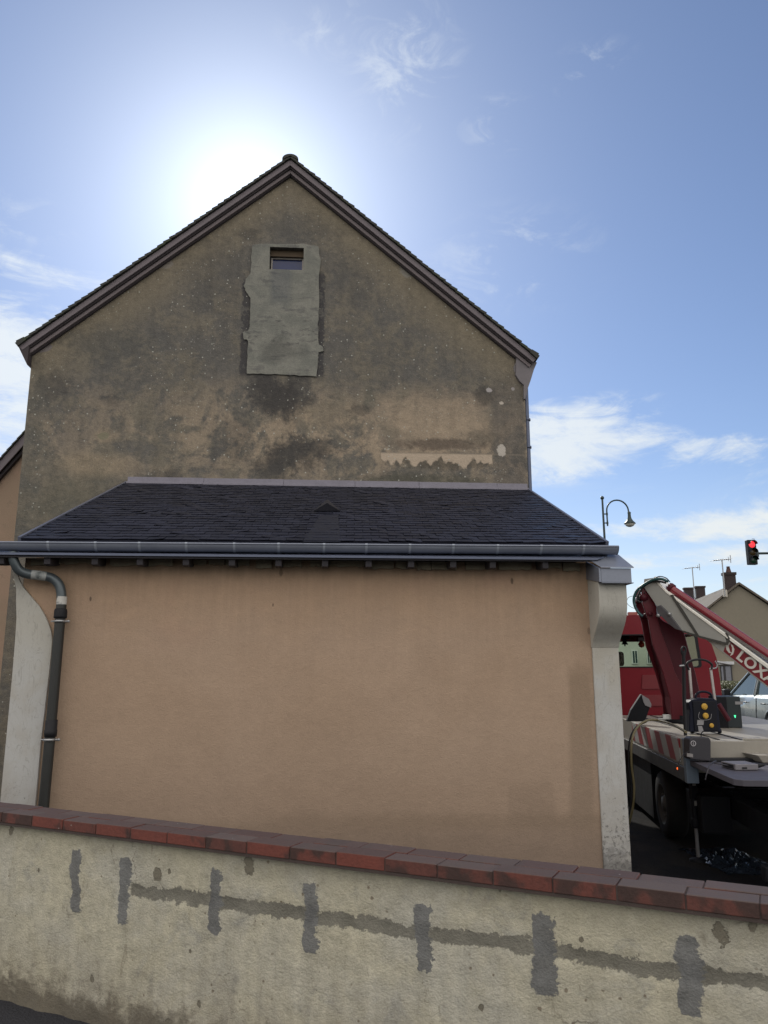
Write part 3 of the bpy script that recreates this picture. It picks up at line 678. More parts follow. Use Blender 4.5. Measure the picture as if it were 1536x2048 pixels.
# flashing along the wall and metal verge
fl = MB(); x = T0.x - .0
while x < 2.61:
    x2 = min(x + random.uniform(.7, 1.1), 2.62); zz = 4.015 - (x + 2.745) * .0022
    fl.bb(x, x2 - .003, YG - .03 - random.uniform(0, .004), YG - .002, zz + .012, zz + .088); fl.bb(x, x2 - .003, YG - .10, YG - .03, zz - .018, zz + .011); x = x2
build('flashing', fl, worn('lead_flashing', (.19, .185, .225), .5, .2, .35, 7, .003), lo, bevel=.003)
M_VERGE = worn('verge_metal', (.12, .13, .17), .5, .3, .2, 6)
for (e, t, sg) in ((E0, T0, -1), (E1, T1, 1)):
    vg = MB(); o = Vector((sg * .022, 0, 0)); q = [e + o * .1, e + o * 1.4, t + o * 1.4, t + o * .1]
    vg.hexa([p - nrm * .09 for p in q], [p + nrm * .022 for p in q]); build('verge_trim', vg, M_VERGE, lo)
# gutter: half round, joints
GZ = 2.697; GY = 6.93; gr_ = .066
def gutter_ring(x, r, dz=0): return [Vector((x, GY - r * math.cos(a), GZ + dz - r * math.sin(a) * 1.02)) for a in [math.pi * k / 16 for k in range(17)]]
GA, GBx = -3.75, 2.615
def gz_at(x): return (x + 3) * .0035
gt = MB(); N_ = 17
for (r, rr) in ((gr_, 0),):
    outer_ = gutter_ring(GA, r, gz_at(GA)) + gutter_ring(GBx, r, gz_at(GBx)); gt.add(outer_, [(i, i + 1, i + 1 + N_, i + N_) for i in range(16)], True)
    inn = gutter_ring(GA, r - .003, gz_at(GA)) + gutter_ring(GBx, r - .003, gz_at(GBx)); gt.add(inn, [(i, i + N_, i + 1 + N_, i + 1) for i in range(16)], True)
gt.tube([(GA, GY - gr_, GZ + gz_at(GA)), (GBx, GY - gr_, GZ + gz_at(GBx))], .009, 10)
gt.tube([(GA, GY + gr_, GZ + gz_at(GA)), (GBx, GY + gr_, GZ + gz_at(GBx))], .006, 8)
for X_ in (GA, GBx): rg = gutter_ring(X_, gr_ + .002, gz_at(X_)); gt.add(rg + [p + Vector((.004, 0, 0)) for p in rg], [tuple(range(17)), tuple(range(33, 16, -1))])
build('gutter', gt, M_ZINC, lo)
for px in (95, 190, 278, 372, 468, 557, 648, 733, 820, 907, 996, 1083, 1168):
    x_ = atY(px, 1095, GY - gr_).x; jt = MB()
    rg = gutter_ring(x_ - .011, gr_ + .003, gz_at(x_)) + gutter_ring(x_ + .011, gr_ + .003, gz_at(x_)); jt.add(rg, [(i, i + 1, i + 18, i + 17) for i in range(16)], True)
    jt.tube([(x_ - .011, GY - gr_ - .001, GZ + gz_at(x_)), (x_ + .011, GY - gr_ - .001, GZ + gz_at(x_))], .0115, 8)
    build('gutter_joint', jt, M_ZINCJ, lo)
# zinc eave skirt under the gutter and boarding
sk = MB(); q = [Vector((GA, 6.86, 2.598)), Vector((2.42, 6.86, 2.606)), Vector((2.62, 7.05, 2.665)), Vector((GA, 7.05, 2.655))]
sk.hexa([p - Vector((0, 0, .012)) for p in q], q); sk.bb(GA, 2.41, 6.852, 6.864, 2.586, 2.606); build('eave_skirt', sk, M_ZINCB, lo)
bd = MB(); q = [Vector((GA, 6.875, 2.583)), Vector((2.42, 6.875, 2.590)), Vector((2.42, YF + .02, 2.665)), Vector((GA, YF + .02, 2.66))]
bd.hexa([p - Vector((0, 0, .018)) for p in q], [p - Vector((0, 0, .002)) for p in q]); build('eave_boarding', bd, M_WOODD, lo)
for px in (2, 95, 190, 280, 372, 464, 557, 650, 737, 822, 906, 985, 1090, -92):
    x_ = atY(px, 1128, 6.92).x; rt_ = MB()
    h_ = .028
    rt_.plate([(x_ - h_, 6.90, 2.570), (x_ - h_, 6.905, 2.512), (x_ - h_, 6.98, 2.505), (x_ - h_, YF + .01, 2.535), (x_ - h_, YF + .01, 2.637)], (2 * h_, 0, 0)); build('rafter_tail', rt_, M_WOODD, lo, bevel=.003)
# zinc cap over the right corbel
zc = MB()
c0 = [Vector((2.40, 6.76, 2.512)), Vector((2.705, 6.76, 2.512)), Vector((2.66, 7.02, 2.672)), Vector((2.30, 7.02, 2.672))]
zc.hexa([p - Vector((0, 0, .01)) for p in c0], c0)
zc.bb(2.405, 2.685, 6.78, 6.80, 2.375, 2.503)
zc.hexa([Vector((2.385, 6.78, 2.375)), Vector((2.404, 6.78, 2.375)), Vector((2.404, 7.14, 2.44)), Vector((2.385, 7.14, 2.44))], [Vector((2.385, 6.78, 2.503)), Vector((2.404, 6.78, 2.503)), Vector((2.404, 7.14, 2.61)), Vector((2.385, 7.14, 2.61))])
zc.bb(2.665, 2.685, 6.801, 7.5, 2.375, 2.503); zc.bb(2.405, 2.70, 6.772, 7.4, 2.366, 2.374)
build('corbel_cap', zc, M_ZINC, lo, bevel=.003)

# drainpipe with swan neck
dpx = thing('drainpipe', (-2.43, 7.06, gz(0, 7)), 'dark drainpipe bending from gutter outlet down the left of the beige wall', 'drainpipe')
yo = 7.055
pts = [atY(25, 1104, 6.93), atY(28, 1122, 6.935), atY(38, 1140, 6.96), atY(55, 1148, 6.99), atY(80, 1151, 7.02), atY(103, 1156, 7.05), atY(117, 1168, yo), atY(122.5, 1186, yo), atY(122.5, 1212, yo)]
sw = MB(); sw.tube(curve(pts, 6), .042, 18); build('swan_neck', sw, M_PIPEZ, dpx)
pb = atY(122.5, 1212, yo); x_p = pb.x
st_ = MB(); st_.tube([pb + Vector((0, 0, .01)), (x_p - .002, yo, 1.0), (x_p - .012, yo, -.3)], .044, 20); build('straight_pipe', st_, M_IRON, dpx)
cz_ = atY(122, 1228, yo).z; cp_ = MB(); cp_.lathe((x_p, yo, cz_ - .04), (0, 0, 1), [(0, .044), (.002, .055), (.02, .056), (.07, .055), (.085, .050), (.09, .040)], 24); build('pipe_collar', cp_, M_BLACK, dpx)
cz2 = atY(97, 1462, yo).z; cp_ = MB(); cp_.lathe((x_p, yo, cz2 - .05), (0, 0, 1), [(0, .044), (.002, .052), (.06, .053), (.062, .050), (.14, .050), (.145, .044)], 24); build('pipe_collar', cp_, M_BLACK, dpx)
for (py, dl) in ((1242, .0), (1480, -.004)):
    zc_ = atY(110, py, yo - .04).z; cm = MB(); cm.lathe((x_p + dl, yo, zc_ - .010), (0, 0, 1), [(0, .050), (0, .054), (.020, .054), (.020, .050)], 24)
    cm.tube([(x_p + .050, yo - .01, zc_), (x_p + .082, yo - .01, zc_)], .008, 8); cm.lathe((x_p + .078, yo - .022, zc_), (0, 1, 0), [(0, .001), (0, .012), (.02, .012), (.02, .001)], 8)
    cm.tube([(x_p - .078, yo, zc_), (x_p - .045, yo, zc_)], .007, 8); cm.tube([(x_p, yo + .05, zc_), (x_p, YF, zc_)], .007, 8); build('pipe_clamp', cm, M_STEEL, dpx)
stk = MB(); stk.lathe((x_p, yo, atY(122, 1209, yo).z), (0, 0, 1), [(0, .0446), (.07, .0446)], 24); build('torn_sticker', stk, worn('torn_sticker', (.50, .50, .47), .6, 0, .2, 20, alt=(.10, .11, .11)), dpx)
a_ = curve(pts, 6); stk = MB(); stk.tube(a_[20:28], .0428, 18, cap=False); build('torn_sticker', stk, worn('long_sticker', (.32, .34, .33), .6, 0, .2, 14, alt=(.11, .13, .13)), dpx)

# ================================================================== NEIGHBOUR HOUSE (left edge)
nh = thing('neighbour_house', (-8.2, 13.0, gz(0, 13)), 'beige rendered house with tiled verge seen at the left edge behind the tall house', 'house')
NY = 11.6
e1 = atY(52, 876, NY); e0 = atY(0, 934, NY); sl_ = (e1.z - e0.z) / (e1.x - e0.x)
xa = e1.x + 1.6; za = e1.z + 1.6 * sl_; xb = e0.x - 5.2; zbv = e0.z - 5.2 * sl_ * .0 - 2.4
nm = MB()
xl = e0.x - 3.0; zl = e0.z - 3.0 * sl_
nm.plate([(xl + .3, NY, -.6), (xa, NY, -.6), (xa, NY, za - .12), (xl + .3, NY, zl + .3 * sl_ - .12)], (0, .3, 0))
def m_neigh(n, b):
    p = n.pos(); x, y, z = n.sep(p); f = n.noise(p, 2.0, 6, .6); f4 = n.noise(p, 60, 4, .7)
    c = n.mix(n.ss(f, .4, .6), (.36, .255, .185), (.33, .245, .175))
    c = n.mix(n.ss(z + (f - .5) * .8, 1.0, 1.5, 1, 0) * .8, c, (.14, .135, .10)); c = n.mix(n.ss(n.noise(p, 6, 5, .7), .6, .68) * .5, c, (.22, .18, .13))
    n.put(b.inputs['Base Color'], n.mulc(c, f4 * .3 + .85)); b.inputs['Roughness'].default_value = .9; n.put(b.inputs['Normal'], n.bump(f4 + f, .7, .006))
build('wall', nm, material('neighbour_render', m_neigh), nh)
nr = MB(); d = Vector((-1, 0, -sl_)).normalized(); nr_n = Vector((-d.z, 0, d.x)); nr_n = nr_n if nr_n.z > 0 else -nr_n
st0 = Vector((xa, 0, za)); Ln = (xa - xl) * math.sqrt(1 + sl_ * sl_); nT = int(Ln / .11)
for i in range(nT):
    a0 = st0 + d * (Ln * i / nT); a1 = st0 + d * (Ln * (i + 1) / nT + .012) + nr_n * .026
    q0 = [a0 - nr_n * .004, a1 - nr_n * .02, a1, a0 + nr_n * .016]
    nr.hexa([Vector((v.x, NY - .16 + random.uniform(-.006, .006), v.z)) for v in q0], [Vector((v.x, NY + 8, v.z)) for v in q0])
build('roof', nr, M_TILE, nh)
vb = MB(); q = [st0, st0 + d * Ln, st0 + d * Ln - nr_n * .105, st0 - nr_n * .105]; vb.hexa([Vector((v.x, NY - .13, v.z - .003)) for v in q], [Vector((v.x, NY - .10, v.z - .003)) for v in q]); build('barge_board', vb, M_BARGE, nh)
vb = MB(); q = [st0 - nr_n * .11, st0 + d * Ln - nr_n * .11, st0 + d * Ln - nr_n * .15, st0 - nr_n * .15]; vb.hexa([Vector((v.x, NY - .07, v.z)) for v in q], [Vector((v.x, NY + .01, v.z)) for v in q]); build('barge_trim', vb, M_SOFF, nh)
# ================================================================== PLATFORM TRUCK
TA = R(10.7); U = Vector((math.sin(TA), math.cos(TA), 0)); W_ = Vector((math.cos(TA), -math.sin(TA), 0)); ZZ = Vector((0, 0, 1))
K = Vector((3.286, 6.385, 0)); GT = gz(0, 0)
def T(u, v, z): return K + U * u + W_ * v + ZZ * z
def TU(px, py, u0): return atP(px, py, K + U * u0, U)       # onto a plane across the truck
def TV(px, py, v0): return atP(px, py, K + W_ * v0, W_)     # onto a plane along the truck
AXT = (U, W_, ZZ)
def tbox(mb, u0, u1, v0, v1, z0, z1): return mb.box(T((u0 + u1) / 2, (v0 + v1) / 2, (z0 + z1) / 2), ((u1 - u0) / 2, (v1 - v0) / 2, (z1 - z0) / 2), AXT)
M_RED = worn('red_paint', (.17, .006, .014), .40, 0, .12, 2.5, 0, .3, 0)
M_RED2 = worn('dark_red_paint', (.060, .006, .013), .45, 0, .15, 4, 0, .25, 0)
M_REDB = worn('bright_red_paint', (.090, .005, .012), .42, 0, .12, 5, 0, .3, 0)
M_WHITE = worn('boom_white_paint', (.34, .35, .33), .4, 0, .10, 5, 0, .5, .1)
M_CREAM = worn('cream_deck', (.27, .255, .22), .5, 0, .15, 6, .001)
M_DECK = worn('grey_deck', (.065, .062, .078), .6, .1, .2, 7, .001)
M_CHAS = worn('chassis_black', (.006, .007, .010), .6, 0, .3, 8, 0, .2)
M_NAVY = worn('navy_plastic', (.005, .007, .018), .55, 0, .3, 15, 0, .2)
def m_glass(n, b):
    b.inputs['Base Color'].default_value = (.84, .95, .88, 1); b.inputs['Transmission Weight'].default_value = 1.0
    b.inputs['IOR'].default_value = 1.02; b.inputs['Roughness'].default_value = 0.0
    n.put(b.inputs['Roughness'], n.noise(n.pos(), 5, 3, .6) * .02)
M_GLASS = material('tinted_glass', m_glass)
M_CARGL = material('car_glass', lambda n, b: n.put(b.inputs['Roughness'], n.noise(n.pos(), 4, 3, .6) * .1 + .02), base=(.03, .055, .055), rough=.08)

tk = thing('platform_truck', T(3, .9, GT), 'red cab platform truck with white and red folded boom lift parked beside the lean-to', 'truck')
# cab
CU, CL = 6.3, 2.0
def cabprof(f=1.0):                                   # (v,z) outline seen from behind, clockwise
    return [(-.42, .12), (-.44, .7), (-.44, 1.35), (-.40, 1.75), (-.32, 2.15), (-.22, 2.36), (-.02, 2.46), (.5, 2.49), (1.1, 2.45), (1.28, 2.34), (1.40, 2.08), (1.50, 1.75), (1.60, 1.30), (1.64, .8), (1.64, .12)]
P_ = cabprof()[:9] + [((TU(*p, 6.3) - K).dot(W_), TU(*p, 6.3).z) for p in ((1396, 1250), (1411, 1267), (1424, 1290), (1433, 1316), (1440, 1358), (1444, 1391), (1446, 1425))] + [(1.72, .12)]
w1, w2, w3, w4 = [TU(*p, CU) for p in ((1215, 1270), (1391, 1272), (1401, 1334), (1212, 1331))]
def loc(P): d = P - K; return d.dot(W_), d.z
wv0, wz1 = loc(w1); wv1, _a = loc(w2); wv2, wz0 = loc(w3)
def rrect(a, b, c, d, r, n=4):                        # rounded corner polygon from 4 (v,z) points
    pts = []; q = [a, b, c, d]
    for i in range(4):
        p = Vector(q[i]); pv_ = Vector(q[i - 1]); nx_ = Vector(q[(i + 1) % 4])
        s0 = p + (pv_ - p).normalized() * r; s1 = p + (nx_ - p).normalized() * r
        for k in range(n + 1):
            t = k / n; pts.append(tuple(s0 * (1 - t) ** 2 + p * 2 * t * (1 - t) + s1 * t * t))
    return pts
hole = rrect((wv0, wz1), (wv1, wz1), (wv2, wz0), (wv0 - .03, wz0), .06)
cm = MB(); cm.plate([T(CU, v, z) for v, z in P_], U * .06, [[T(CU, v, z) for v, z in hole]])
front = [(v * .96 + .02, z) for v, z in P_]
fh = rrect((-.30, 2.12), (1.30, 2.12), (1.44, 1.28), (-.34, 1.28), .08)
cm.plate([T(CU + CL, v, z) for v, z in front], U * .05, [[T(CU + CL, v, z) for v, z in fh]])
def side_strip(i, j, u0, u1):
    a, b_ = P_[i], P_[j]
    q = [T(u0, a[0], a[1]), T(u1, a[0] * .96 + .02 if u1 > CU + 1.9 else a[0], a[1]), T(u1, b_[0] * .96 + .02 if u1 > CU + 1.9 else b_[0], b_[1]), T(u0, b_[0], b_[1])]
    cen = T((u0 + u1) / 2, .6, 1.3); nn_ = (q[1] - q[0]).cross(q[3] - q[0]).normalized()
    if (cen - q[0]).dot(nn_) < 0: nn_ = -nn_
    cm.hexa(q, [p + nn_ * .03 for p in q])
for i in range(len(P_) - 1):
    win = P_[i][1] > 1.29 and P_[i][1] < 2.2 and P_[i + 1][1] < 2.2 and P_[i + 1][1] > 1.29
    if win: side_strip(i, i + 1, CU + .06, CU + .22); side_strip(i, i + 1, CU + 1.75, CU + CL)
    else: side_strip(i, i + 1, CU + .06, CU + CL)
tbox(cm, CU + CL, CU + CL + .7, -.36, 1.58, .25, 1.12)
cab = build('cab', cm, M_RED, tk, bevel=.012)
gm = MB(); gm.plate([T(CU + .03, v, z) for v, z in rrect((wv0 - .02, wz1 + .02), (wv1 + .02, wz1 + .02), (wv2 + .02, wz0 - .02), (wv0 - .05, wz0 - .02), .06)], U * .005); build('rear_window', gm, M_GLASS, cab)
gm = MB(); ho = [Vector((v, z, 0)) for v, z in hole]
gs = MB(); c_ = Vector((sum(p[0] for p in hole) / len(hole), sum(p[1] for p in hole) / len(hole)))
inner = [tuple(c_ + (Vector(p) - c_) * .0 + (Vector(p) - c_) * (1 - .022 / max(.1, (Vector(p) - c_).length))) for p in hole]
gs.plate([T(CU - .008, v, z) for v, z in [tuple(c_ + (Vector(p) - c_) * 1.035) for p in hole]], U * .012, [[T(CU - .008, v, z) for v, z in inner]]); build('window_seal', gs, M_BLACK, cab)
gm = MB(); gm.plate([T(CU + CL + .02, v, z) for v, z in fh], U * .005); build('windscreen', gm, M_GLASS, cab)
# pressed panels, seam
pp = MB()
for (a, b_, c, d) in (((1284, 1350), (1334, 1350), (1340, 1378), (1283, 1378)), ((1285, 1390), (1342, 1390), (1345, 1412), (1288, 1412))):
    q = [loc(TU(*p, CU)) for p in (a, b_, c, d)]; pp.plate([T(CU - .014, v, z) for v, z in rrect(*q, .03)], U * .0135)
build('pressed_panel', pp, worn('red_panel_reflection', (.17, .016, .022), .45, 0, .2, 6), cab, bevel=.004)  # pinkish reflection on the panels put into a lighter red
rl = MB(); q = [TU(1238, 1236, CU + .5), TU(1240, 1226, CU + .5)]
lb = MB(); a_ = TU(1243, 1235, CU + .5); b_ = TU(1290, 1235, CU + .5); lb.hexa([a_ + ZZ * -.05, b_ + ZZ * -.05, b_ + ZZ * -.05 + U * .2, a_ + ZZ * -.05 + U * .2], [a_ + ZZ * .05 + W_ * .03, b_ + ZZ * .05 - W_ * .03, b_ + ZZ * .05 - W_ * .03 + U * .2, a_ + ZZ * .05 + W_ * .03 + U * .2])
lbo = build('light_bar', lb, M_WHITE, tk, bevel=.02)
l2 = MB(); m_ = (a_ + b_) / 2; l2.box(m_ + ZZ * .06 + U * .05, (.08, .05, .035), (W_, U, ZZ)); build('beacon', l2, worn('amber_plastic', (.30, .08, .06), .3), lbo, bevel=.01)
# seat and small things behind the glass
se = MB(); s_ = TU(1243, 1345, CU + .35); v0 = loc(s_)[0]; tbox(se, CU + .32, CU + .46, v0 - .25, v0 + .21, 1.0, 1.60)
se_o = build('seat', se, M_CHAS, cab, bevel=.06, seg=4)
hr = MB(); tbox(hr, CU + .33, CU + .43, v0 - .10, v0 + .06, 1.66, 1.90); build('headrest', hr, worn('brown_fabric', (.05, .035, .030), .8), se_o, bevel=.045, seg=4)
fr_ = MB(); f0 = TU(1249, 1277, CU + 1.5); fr_.tube([f0 + ZZ * .14, f0 + ZZ * .02], .003, 6)
fr_.plate([f0 + W_ * a + ZZ * b for a, b in ((0, .05), (.035, 0), (.02, 0), (.05, -.05), (.03, -.05), (.06, -.11), (.012, -.11), (.012, -.14), (-.012, -.14), (-.012, -.11), (-.06, -.11), (-.03, -.05), (-.05, -.05), (-.02, 0), (-.035, 0))], U * .006)
build('air_freshener', fr_, M_NAVY, cab)
stp = MB(); f0 = TU(1283, 1289, CU + CL - .02); stp.lathe(f0, U, [(0, .001), (0, .06), (.004, .06), (.004, .001)], 8); build('red_sticker', stp, worn('red_sticker', (.55, .07, .04), .6), cab)
stp = MB(); f0 = TU(1285, 1278, CU + CL - .02); stp.box(f0, (.08, .002, .03), (W_, U, ZZ)); build('pale_sticker', stp, worn('pale_sticker', (.5, .5, .62), .6), cab)
wh_ = MB(); wh_.box(TU(1245, 1275, CU + CL - .12), (.13, .01, .035), (W_, U, ZZ)); build('inside_mirror', wh_, M_BLACK, cab, bevel=.008)
# chassis, wheels
ch = MB(); tbox(ch, .25, 8.2, .45, .57, .12, .34); tbox(ch, .25, 8.2, 1.33, 1.45, .12, .34)
for uu in (.6, 1.6, 2.4, 3.8, 5.2): tbox(ch, uu, uu + .1, .57, 1.33, .15, .32)
tbox(ch, 1.7, 2.3, .15, .44, -.02, .34); tbox(ch, 3.6, 6.2, .06, .44, -.22, .48); tbox(ch, 4.0, 5.3, 1.46, 1.8, -.02, .38); tbox(ch, .3, 1.25, .75, 1.75, .0, .60)  # long left locker deepened to keep sun off the ground
tbox(ch, .1, .22, .2, 1.8, -.08, .04)
build('chassis', ch, M_CHAS, tk, bevel=.01)
M_TYRE = worn('tyre_rubber', (.008, .008, .009), .8, 0, .3, 20, .003); M_RIM = worn('wheel_rim', (.11, .11, .11), .5, .4, .3, 15)
def wheel(parent, c, ax, r=.37, wd=.22, n=36, rimmat=M_RIM):
    m = MB(); c = Vector(c); ax = Vector(ax).normalized()
    m.lathe(c, ax, [(-wd / 2, r * .62), (-wd / 2, r * .93), (-wd / 2 + .03, r), (wd / 2 - .03, r), (wd / 2, r * .93), (wd / 2, r * .62)], n)
    t_ = build('wheel', m, M_TYRE, parent)
    m = MB(); m.lathe(c, ax, [(-wd / 2 + .005, r * .64), (-wd / 2 + .0, r * .60), (-wd / 2 + .06, r * .52), (-wd / 2 + .05, r * .25), (-wd / 2 + .01, r * .22), (-wd / 2 + .0, .001)], n)
    a = ax.cross(ZZ).normalized(); b = ax.cross(a)
    for k in range(10):
        an = 2 * math.pi * k / 10; m.lathe(c + (a * math.cos(an) + b * math.sin(an)) * r * .40 + ax * (-wd / 2 + .03), ax, [(0, .001), (0, .014), (.03, .014)], 6)
    build('rim', m, rimmat, t_); return t_
for (uu, vv, sg) in ((3.05, .16, 1), (3.05, 1.72, -1), (7.6, -.22, 1), (7.6, 1.42, -1)):
    gzz = gz(*T(uu, vv, 0).xy); t_ = wheel(tk, T(uu, vv, gzz + .37), W_ * sg)
# deck
dk_ = MB(); dk_.plate([T(0, .06, .67), T(.06, 0, .67), T(1.43, 0, .67), T(1.43, 1.98, .67), T(0, 1.98, .67)], ZZ * .05); build('rear_deck', dk_, M_DECK, tk, bevel=.004)
bo = MB(); tbox(bo, 1.435, 5.9, .0, 1.98, .60, .905); build('body_box', bo, M_CREAM, tk, bevel=.006)
sd_ = MB(); tbox(sd_, 1.45, 5.9, -.035, -.002, .50, .64); build('side_rail', sd_, worn('grey_side_rail', (.05, .05, .05), .5, .2, .2, 8), tk, bevel=.004)
cl_ = MB(); tbox(cl_, 1.405, 1.50, -.04, .075, .50, .925); build('corner_post', cl_, worn('blue_grey_post', (.13, .17, .22), .5, .2, .15, 8), tk, bevel=.004)
gp = MB()
for k in range(2): tbox(gp, 1.55, 5.8, .32 + k * .22, .345 + k * .22, .906, .912)
build('deck_slot', gp, M_BLACK, tk)
tl = MB(); tbox(tl, 1.46, 1.50, .55, 1.98, .906, .93); build('deck_lit_edge', tl, M_CREAM, tk, bevel=.003)  # thin strip added to give the deck edge its sunlit line
# chevron board
def m_chev(n, b):
    p = n.pos(); x, y, z = n.sep(p); u_ = (x - K.x) * U.x + (y - K.y) * U.y
    t = (u_ * 1.35 - z * 1.1) * 1.35; fr = t.m('FRACT'); f = n.ss(fr, .49, .51) * n.ss(fr, .985, 1.0, 1, 0)
    g_ = n.noise(p, 20, 4, .6) * .4 + .8
    n.put(b.inputs['Base Color'], n.mulc(n.mix(f, (.34, .35, .34), (.22, .008, .014)), g_)); b.inputs['Roughness'].default_value = .4
cv = MB(); tbox(cv, 1.75, 4.3, -.012, -.001, .665, .895); build('chevron_board', cv, material('red_white_stripes', m_chev), tk)
mk = MB(); mp = TV(1356, 1537, -.03); mk.lathe(mp, -W_, [(0, .014), (.01, .012), (.014, .001)], 12)
mm = material('orange_marker', base=(.6, .12, .03)); mm.node_tree.nodes['Principled BSDF'].inputs['Emission Color'].default_value = (1, .16, .03, 1); mm.node_tree.nodes['Principled BSDF'].inputs['Emission Strength'].default_value = 1.2
build('marker_light', mk, mm, tk)
# turret and lower arm
TUu = 4.05
tr = MB(); o = [(1307, 1222), (1326, 1241), (1342, 1250), (1368, 1262), (1378, 1300), (1391, 1345), (1402, 1395), (1408, 1449), (1345, 1449), (1341, 1395), (1328, 1345), (1313, 1290)]
tr.plate([TU(*p, TUu + .06) for p in o], U * .42); build('turret', tr, M_RED2, tk, bevel=.012)
ar = MB(); o = [(1283, 1176), (1290, 1166), (1297, 1186), (1303, 1190), (1313, 1214), (1314, 1232), (1322, 1262), (1336, 1300), (1350, 1345), (1372, 1385), (1376, 1449), (1345, 1449), (1341, 1398), (1326, 1345), (1306, 1290), (1297, 1240), (1285, 1206)]
ar.plate([TU(*p, TUu) for p in o], U * .055); ar.plate([TU(*p, TUu) + U * .44 for p in o], U * .055); build('lift_arm', ar, M_REDB, tk, bevel=.006)
pv_ = MB(); pv_.lathe(TU(1288, 1195, TUu) - U * .03, U, [(0, .001), (0, .05), (.56, .05), (.56, .001)], 20); pv_.lathe(TU(1300, 1228, TUu) - U * .02, U, [(0, .001), (0, .035), (.5, .035)], 16); build('pivot_pin', pv_, M_RED2, tk)
tu2 = MB(); tu2.lathe(T(TUu + .25, loc(TU(1372, 1449, TUu + .2))[0], .906), ZZ, [(0, .34), (.05, .34), (.05, .28), (.10, .28), (.10, .001)], 32); build('slewing_ring', tu2, M_CHAS, tk)
# boom
BP0 = atY(1288, 1160, 10.3); BP1 = atY(1536, 1370, 9.2); bd_ = Vector((BP1.x - BP0.x, BP1.y - BP0.y, 0)).normalized(); bn = Vector((-bd_.y, bd_.x, 0)); bn = bn if bn.y > 0 else -bn
def BQ(px, py, off=0.0): return atP(px, py, BP0 + bn * off, bn)
def ext(p, q, f):                                     # extend pixel line past the frame
    return (q[0] + (q[0] - p[0]) * f, q[1] + (q[1] - p[1]) * f)
bm1 = MB(); o = [(1288, 1158), (1310, 1155), (1331, 1184), (1381, 1222), (1449, 1271), (1453, 1287), (1401, 1274), (1366, 1263), (1313, 1212), (1301, 1194), (1287, 1174)]
bm1.plate([BQ(*p) for p in o], bn * .30); build('boom_outer', bm1, M_WHITE, tk, bevel=.006)
sec_t0, sec_t1 = (1449, 1276), (1536, 1341); sec_b0, sec_b1 = (1409, 1277), (1536, 1376)
te = ext(sec_t0, sec_t1, 2.2); be = ext(sec_b0, sec_b1, 1.5)
bm2 = MB(); bm2.plate([BQ(*p, .03) for p in (sec_t0, te, be, sec_b0)], bn * .24); b2 = build('boom_inner', bm2, M_WHITE, tk, bevel=.006)
ts = MB(); o = [(1310, 1152.5), (1331, 1180.5), (1381, 1217.5), (1449, 1266), (1536, 1330), ext((1449, 1266), (1536, 1330), 2.2), ext((1449, 1273), (1536, 1338), 2.2), (1536, 1338), (1449, 1273), (1381, 1222.5), (1331, 1185), (1305, 1157)]
ts.plate([BQ(*p, -.012) for p in o], bn * .33); build('boom_top_flange', ts, worn('sunlit_flange_paint', (.80, .80, .74), .35, 0, .1, 8), tk, bevel=.004)  # sunlit top edge: its brightness put into a paler paint
br = MB(); o = [(1340, 1190), (1345, 1189), (1367, 1222), (1397, 1270), (1392, 1270), (1362, 1225)]
br.plate([BQ(*p, -.014) for p in o], bn * .013)
o = [(1401, 1272), (1452, 1285), (1456, 1276), (1450, 1266), (1453.5, 1265), (1460, 1277), (1455, 1290), (1450, 1289), (1400, 1276)]
br.plate([BQ(*p, -.014) for p in o], bn * .013); br.plate([BQ(*p, -.014) for p in [(1366, 1261), (1401, 1272), (1400, 1276), (1364, 1264)]], bn * .013); build('boom_strap', br, worn('dark_strap', (.055, .055, .05), .6), tk)
lk_ = MB(); o = [(1312, 1213), (1321, 1210), (1337, 1226), (1364, 1262), (1350, 1258), (1335, 1246), (1326, 1236), (1315, 1225)]
lk_.plate([BQ(*p, -.03) for p in o], bn * .10); build('link_plate', lk_, worn('grey_link', (.10, .10, .11), .5, .3), tk, bevel=.006)
for p in ((1337, 1228), (1315, 1231)):
    lk_ = MB(); lk_.lathe(BQ(*p, -.05), bn, [(0, .001), (0, .022), (.05, .022)], 14); build('link_pin', lk_, M_STEEL, tk)
cy = MB(); c0 = BQ(1341, 1177, .12); c1 = BQ(*ext((1341, 1177), (1536, 1310), 1.6), .12); cy.tube([c0, c1], .058, 28); cylo = build('red_cylinder', cy, worn('cylinder_red', (.17, .009, .02), .3, 0, .15, 6, 0, .5, .3), tk)
dcy = (c1 - c0).normalized(); fg = MB(); fg.lathe(c0 - dcy * .02, dcy, [(0, .001), (0, .075), (.05, .075), (.05, .055)], 24)
aa = dcy.cross(ZZ).normalized(); bb_ = dcy.cross(aa)
for k in range(10): an = k * .628; fg.lathe(c0 - dcy * .035 + (aa * math.cos(an) + bb_ * math.sin(an)) * .062, dcy, [(0, .001), (0, .011), (.02, .011)], 6)
build('cylinder_flange', fg, M_RED2, cylo)
ty = MB(); o = [(1346, 1190), (1536, 1317), ext((1346, 1190), (1536, 1317), 1.6), ext((1346, 1194), (1536, 1323), 1.6), (1536, 1323), (1346, 1194)]
ty.plate([BQ(*p, .03) for p in o], bn * .18); build('cylinder_tray', ty, worn('tray_grey', (.16, .155, .15), .5, .2), tk)
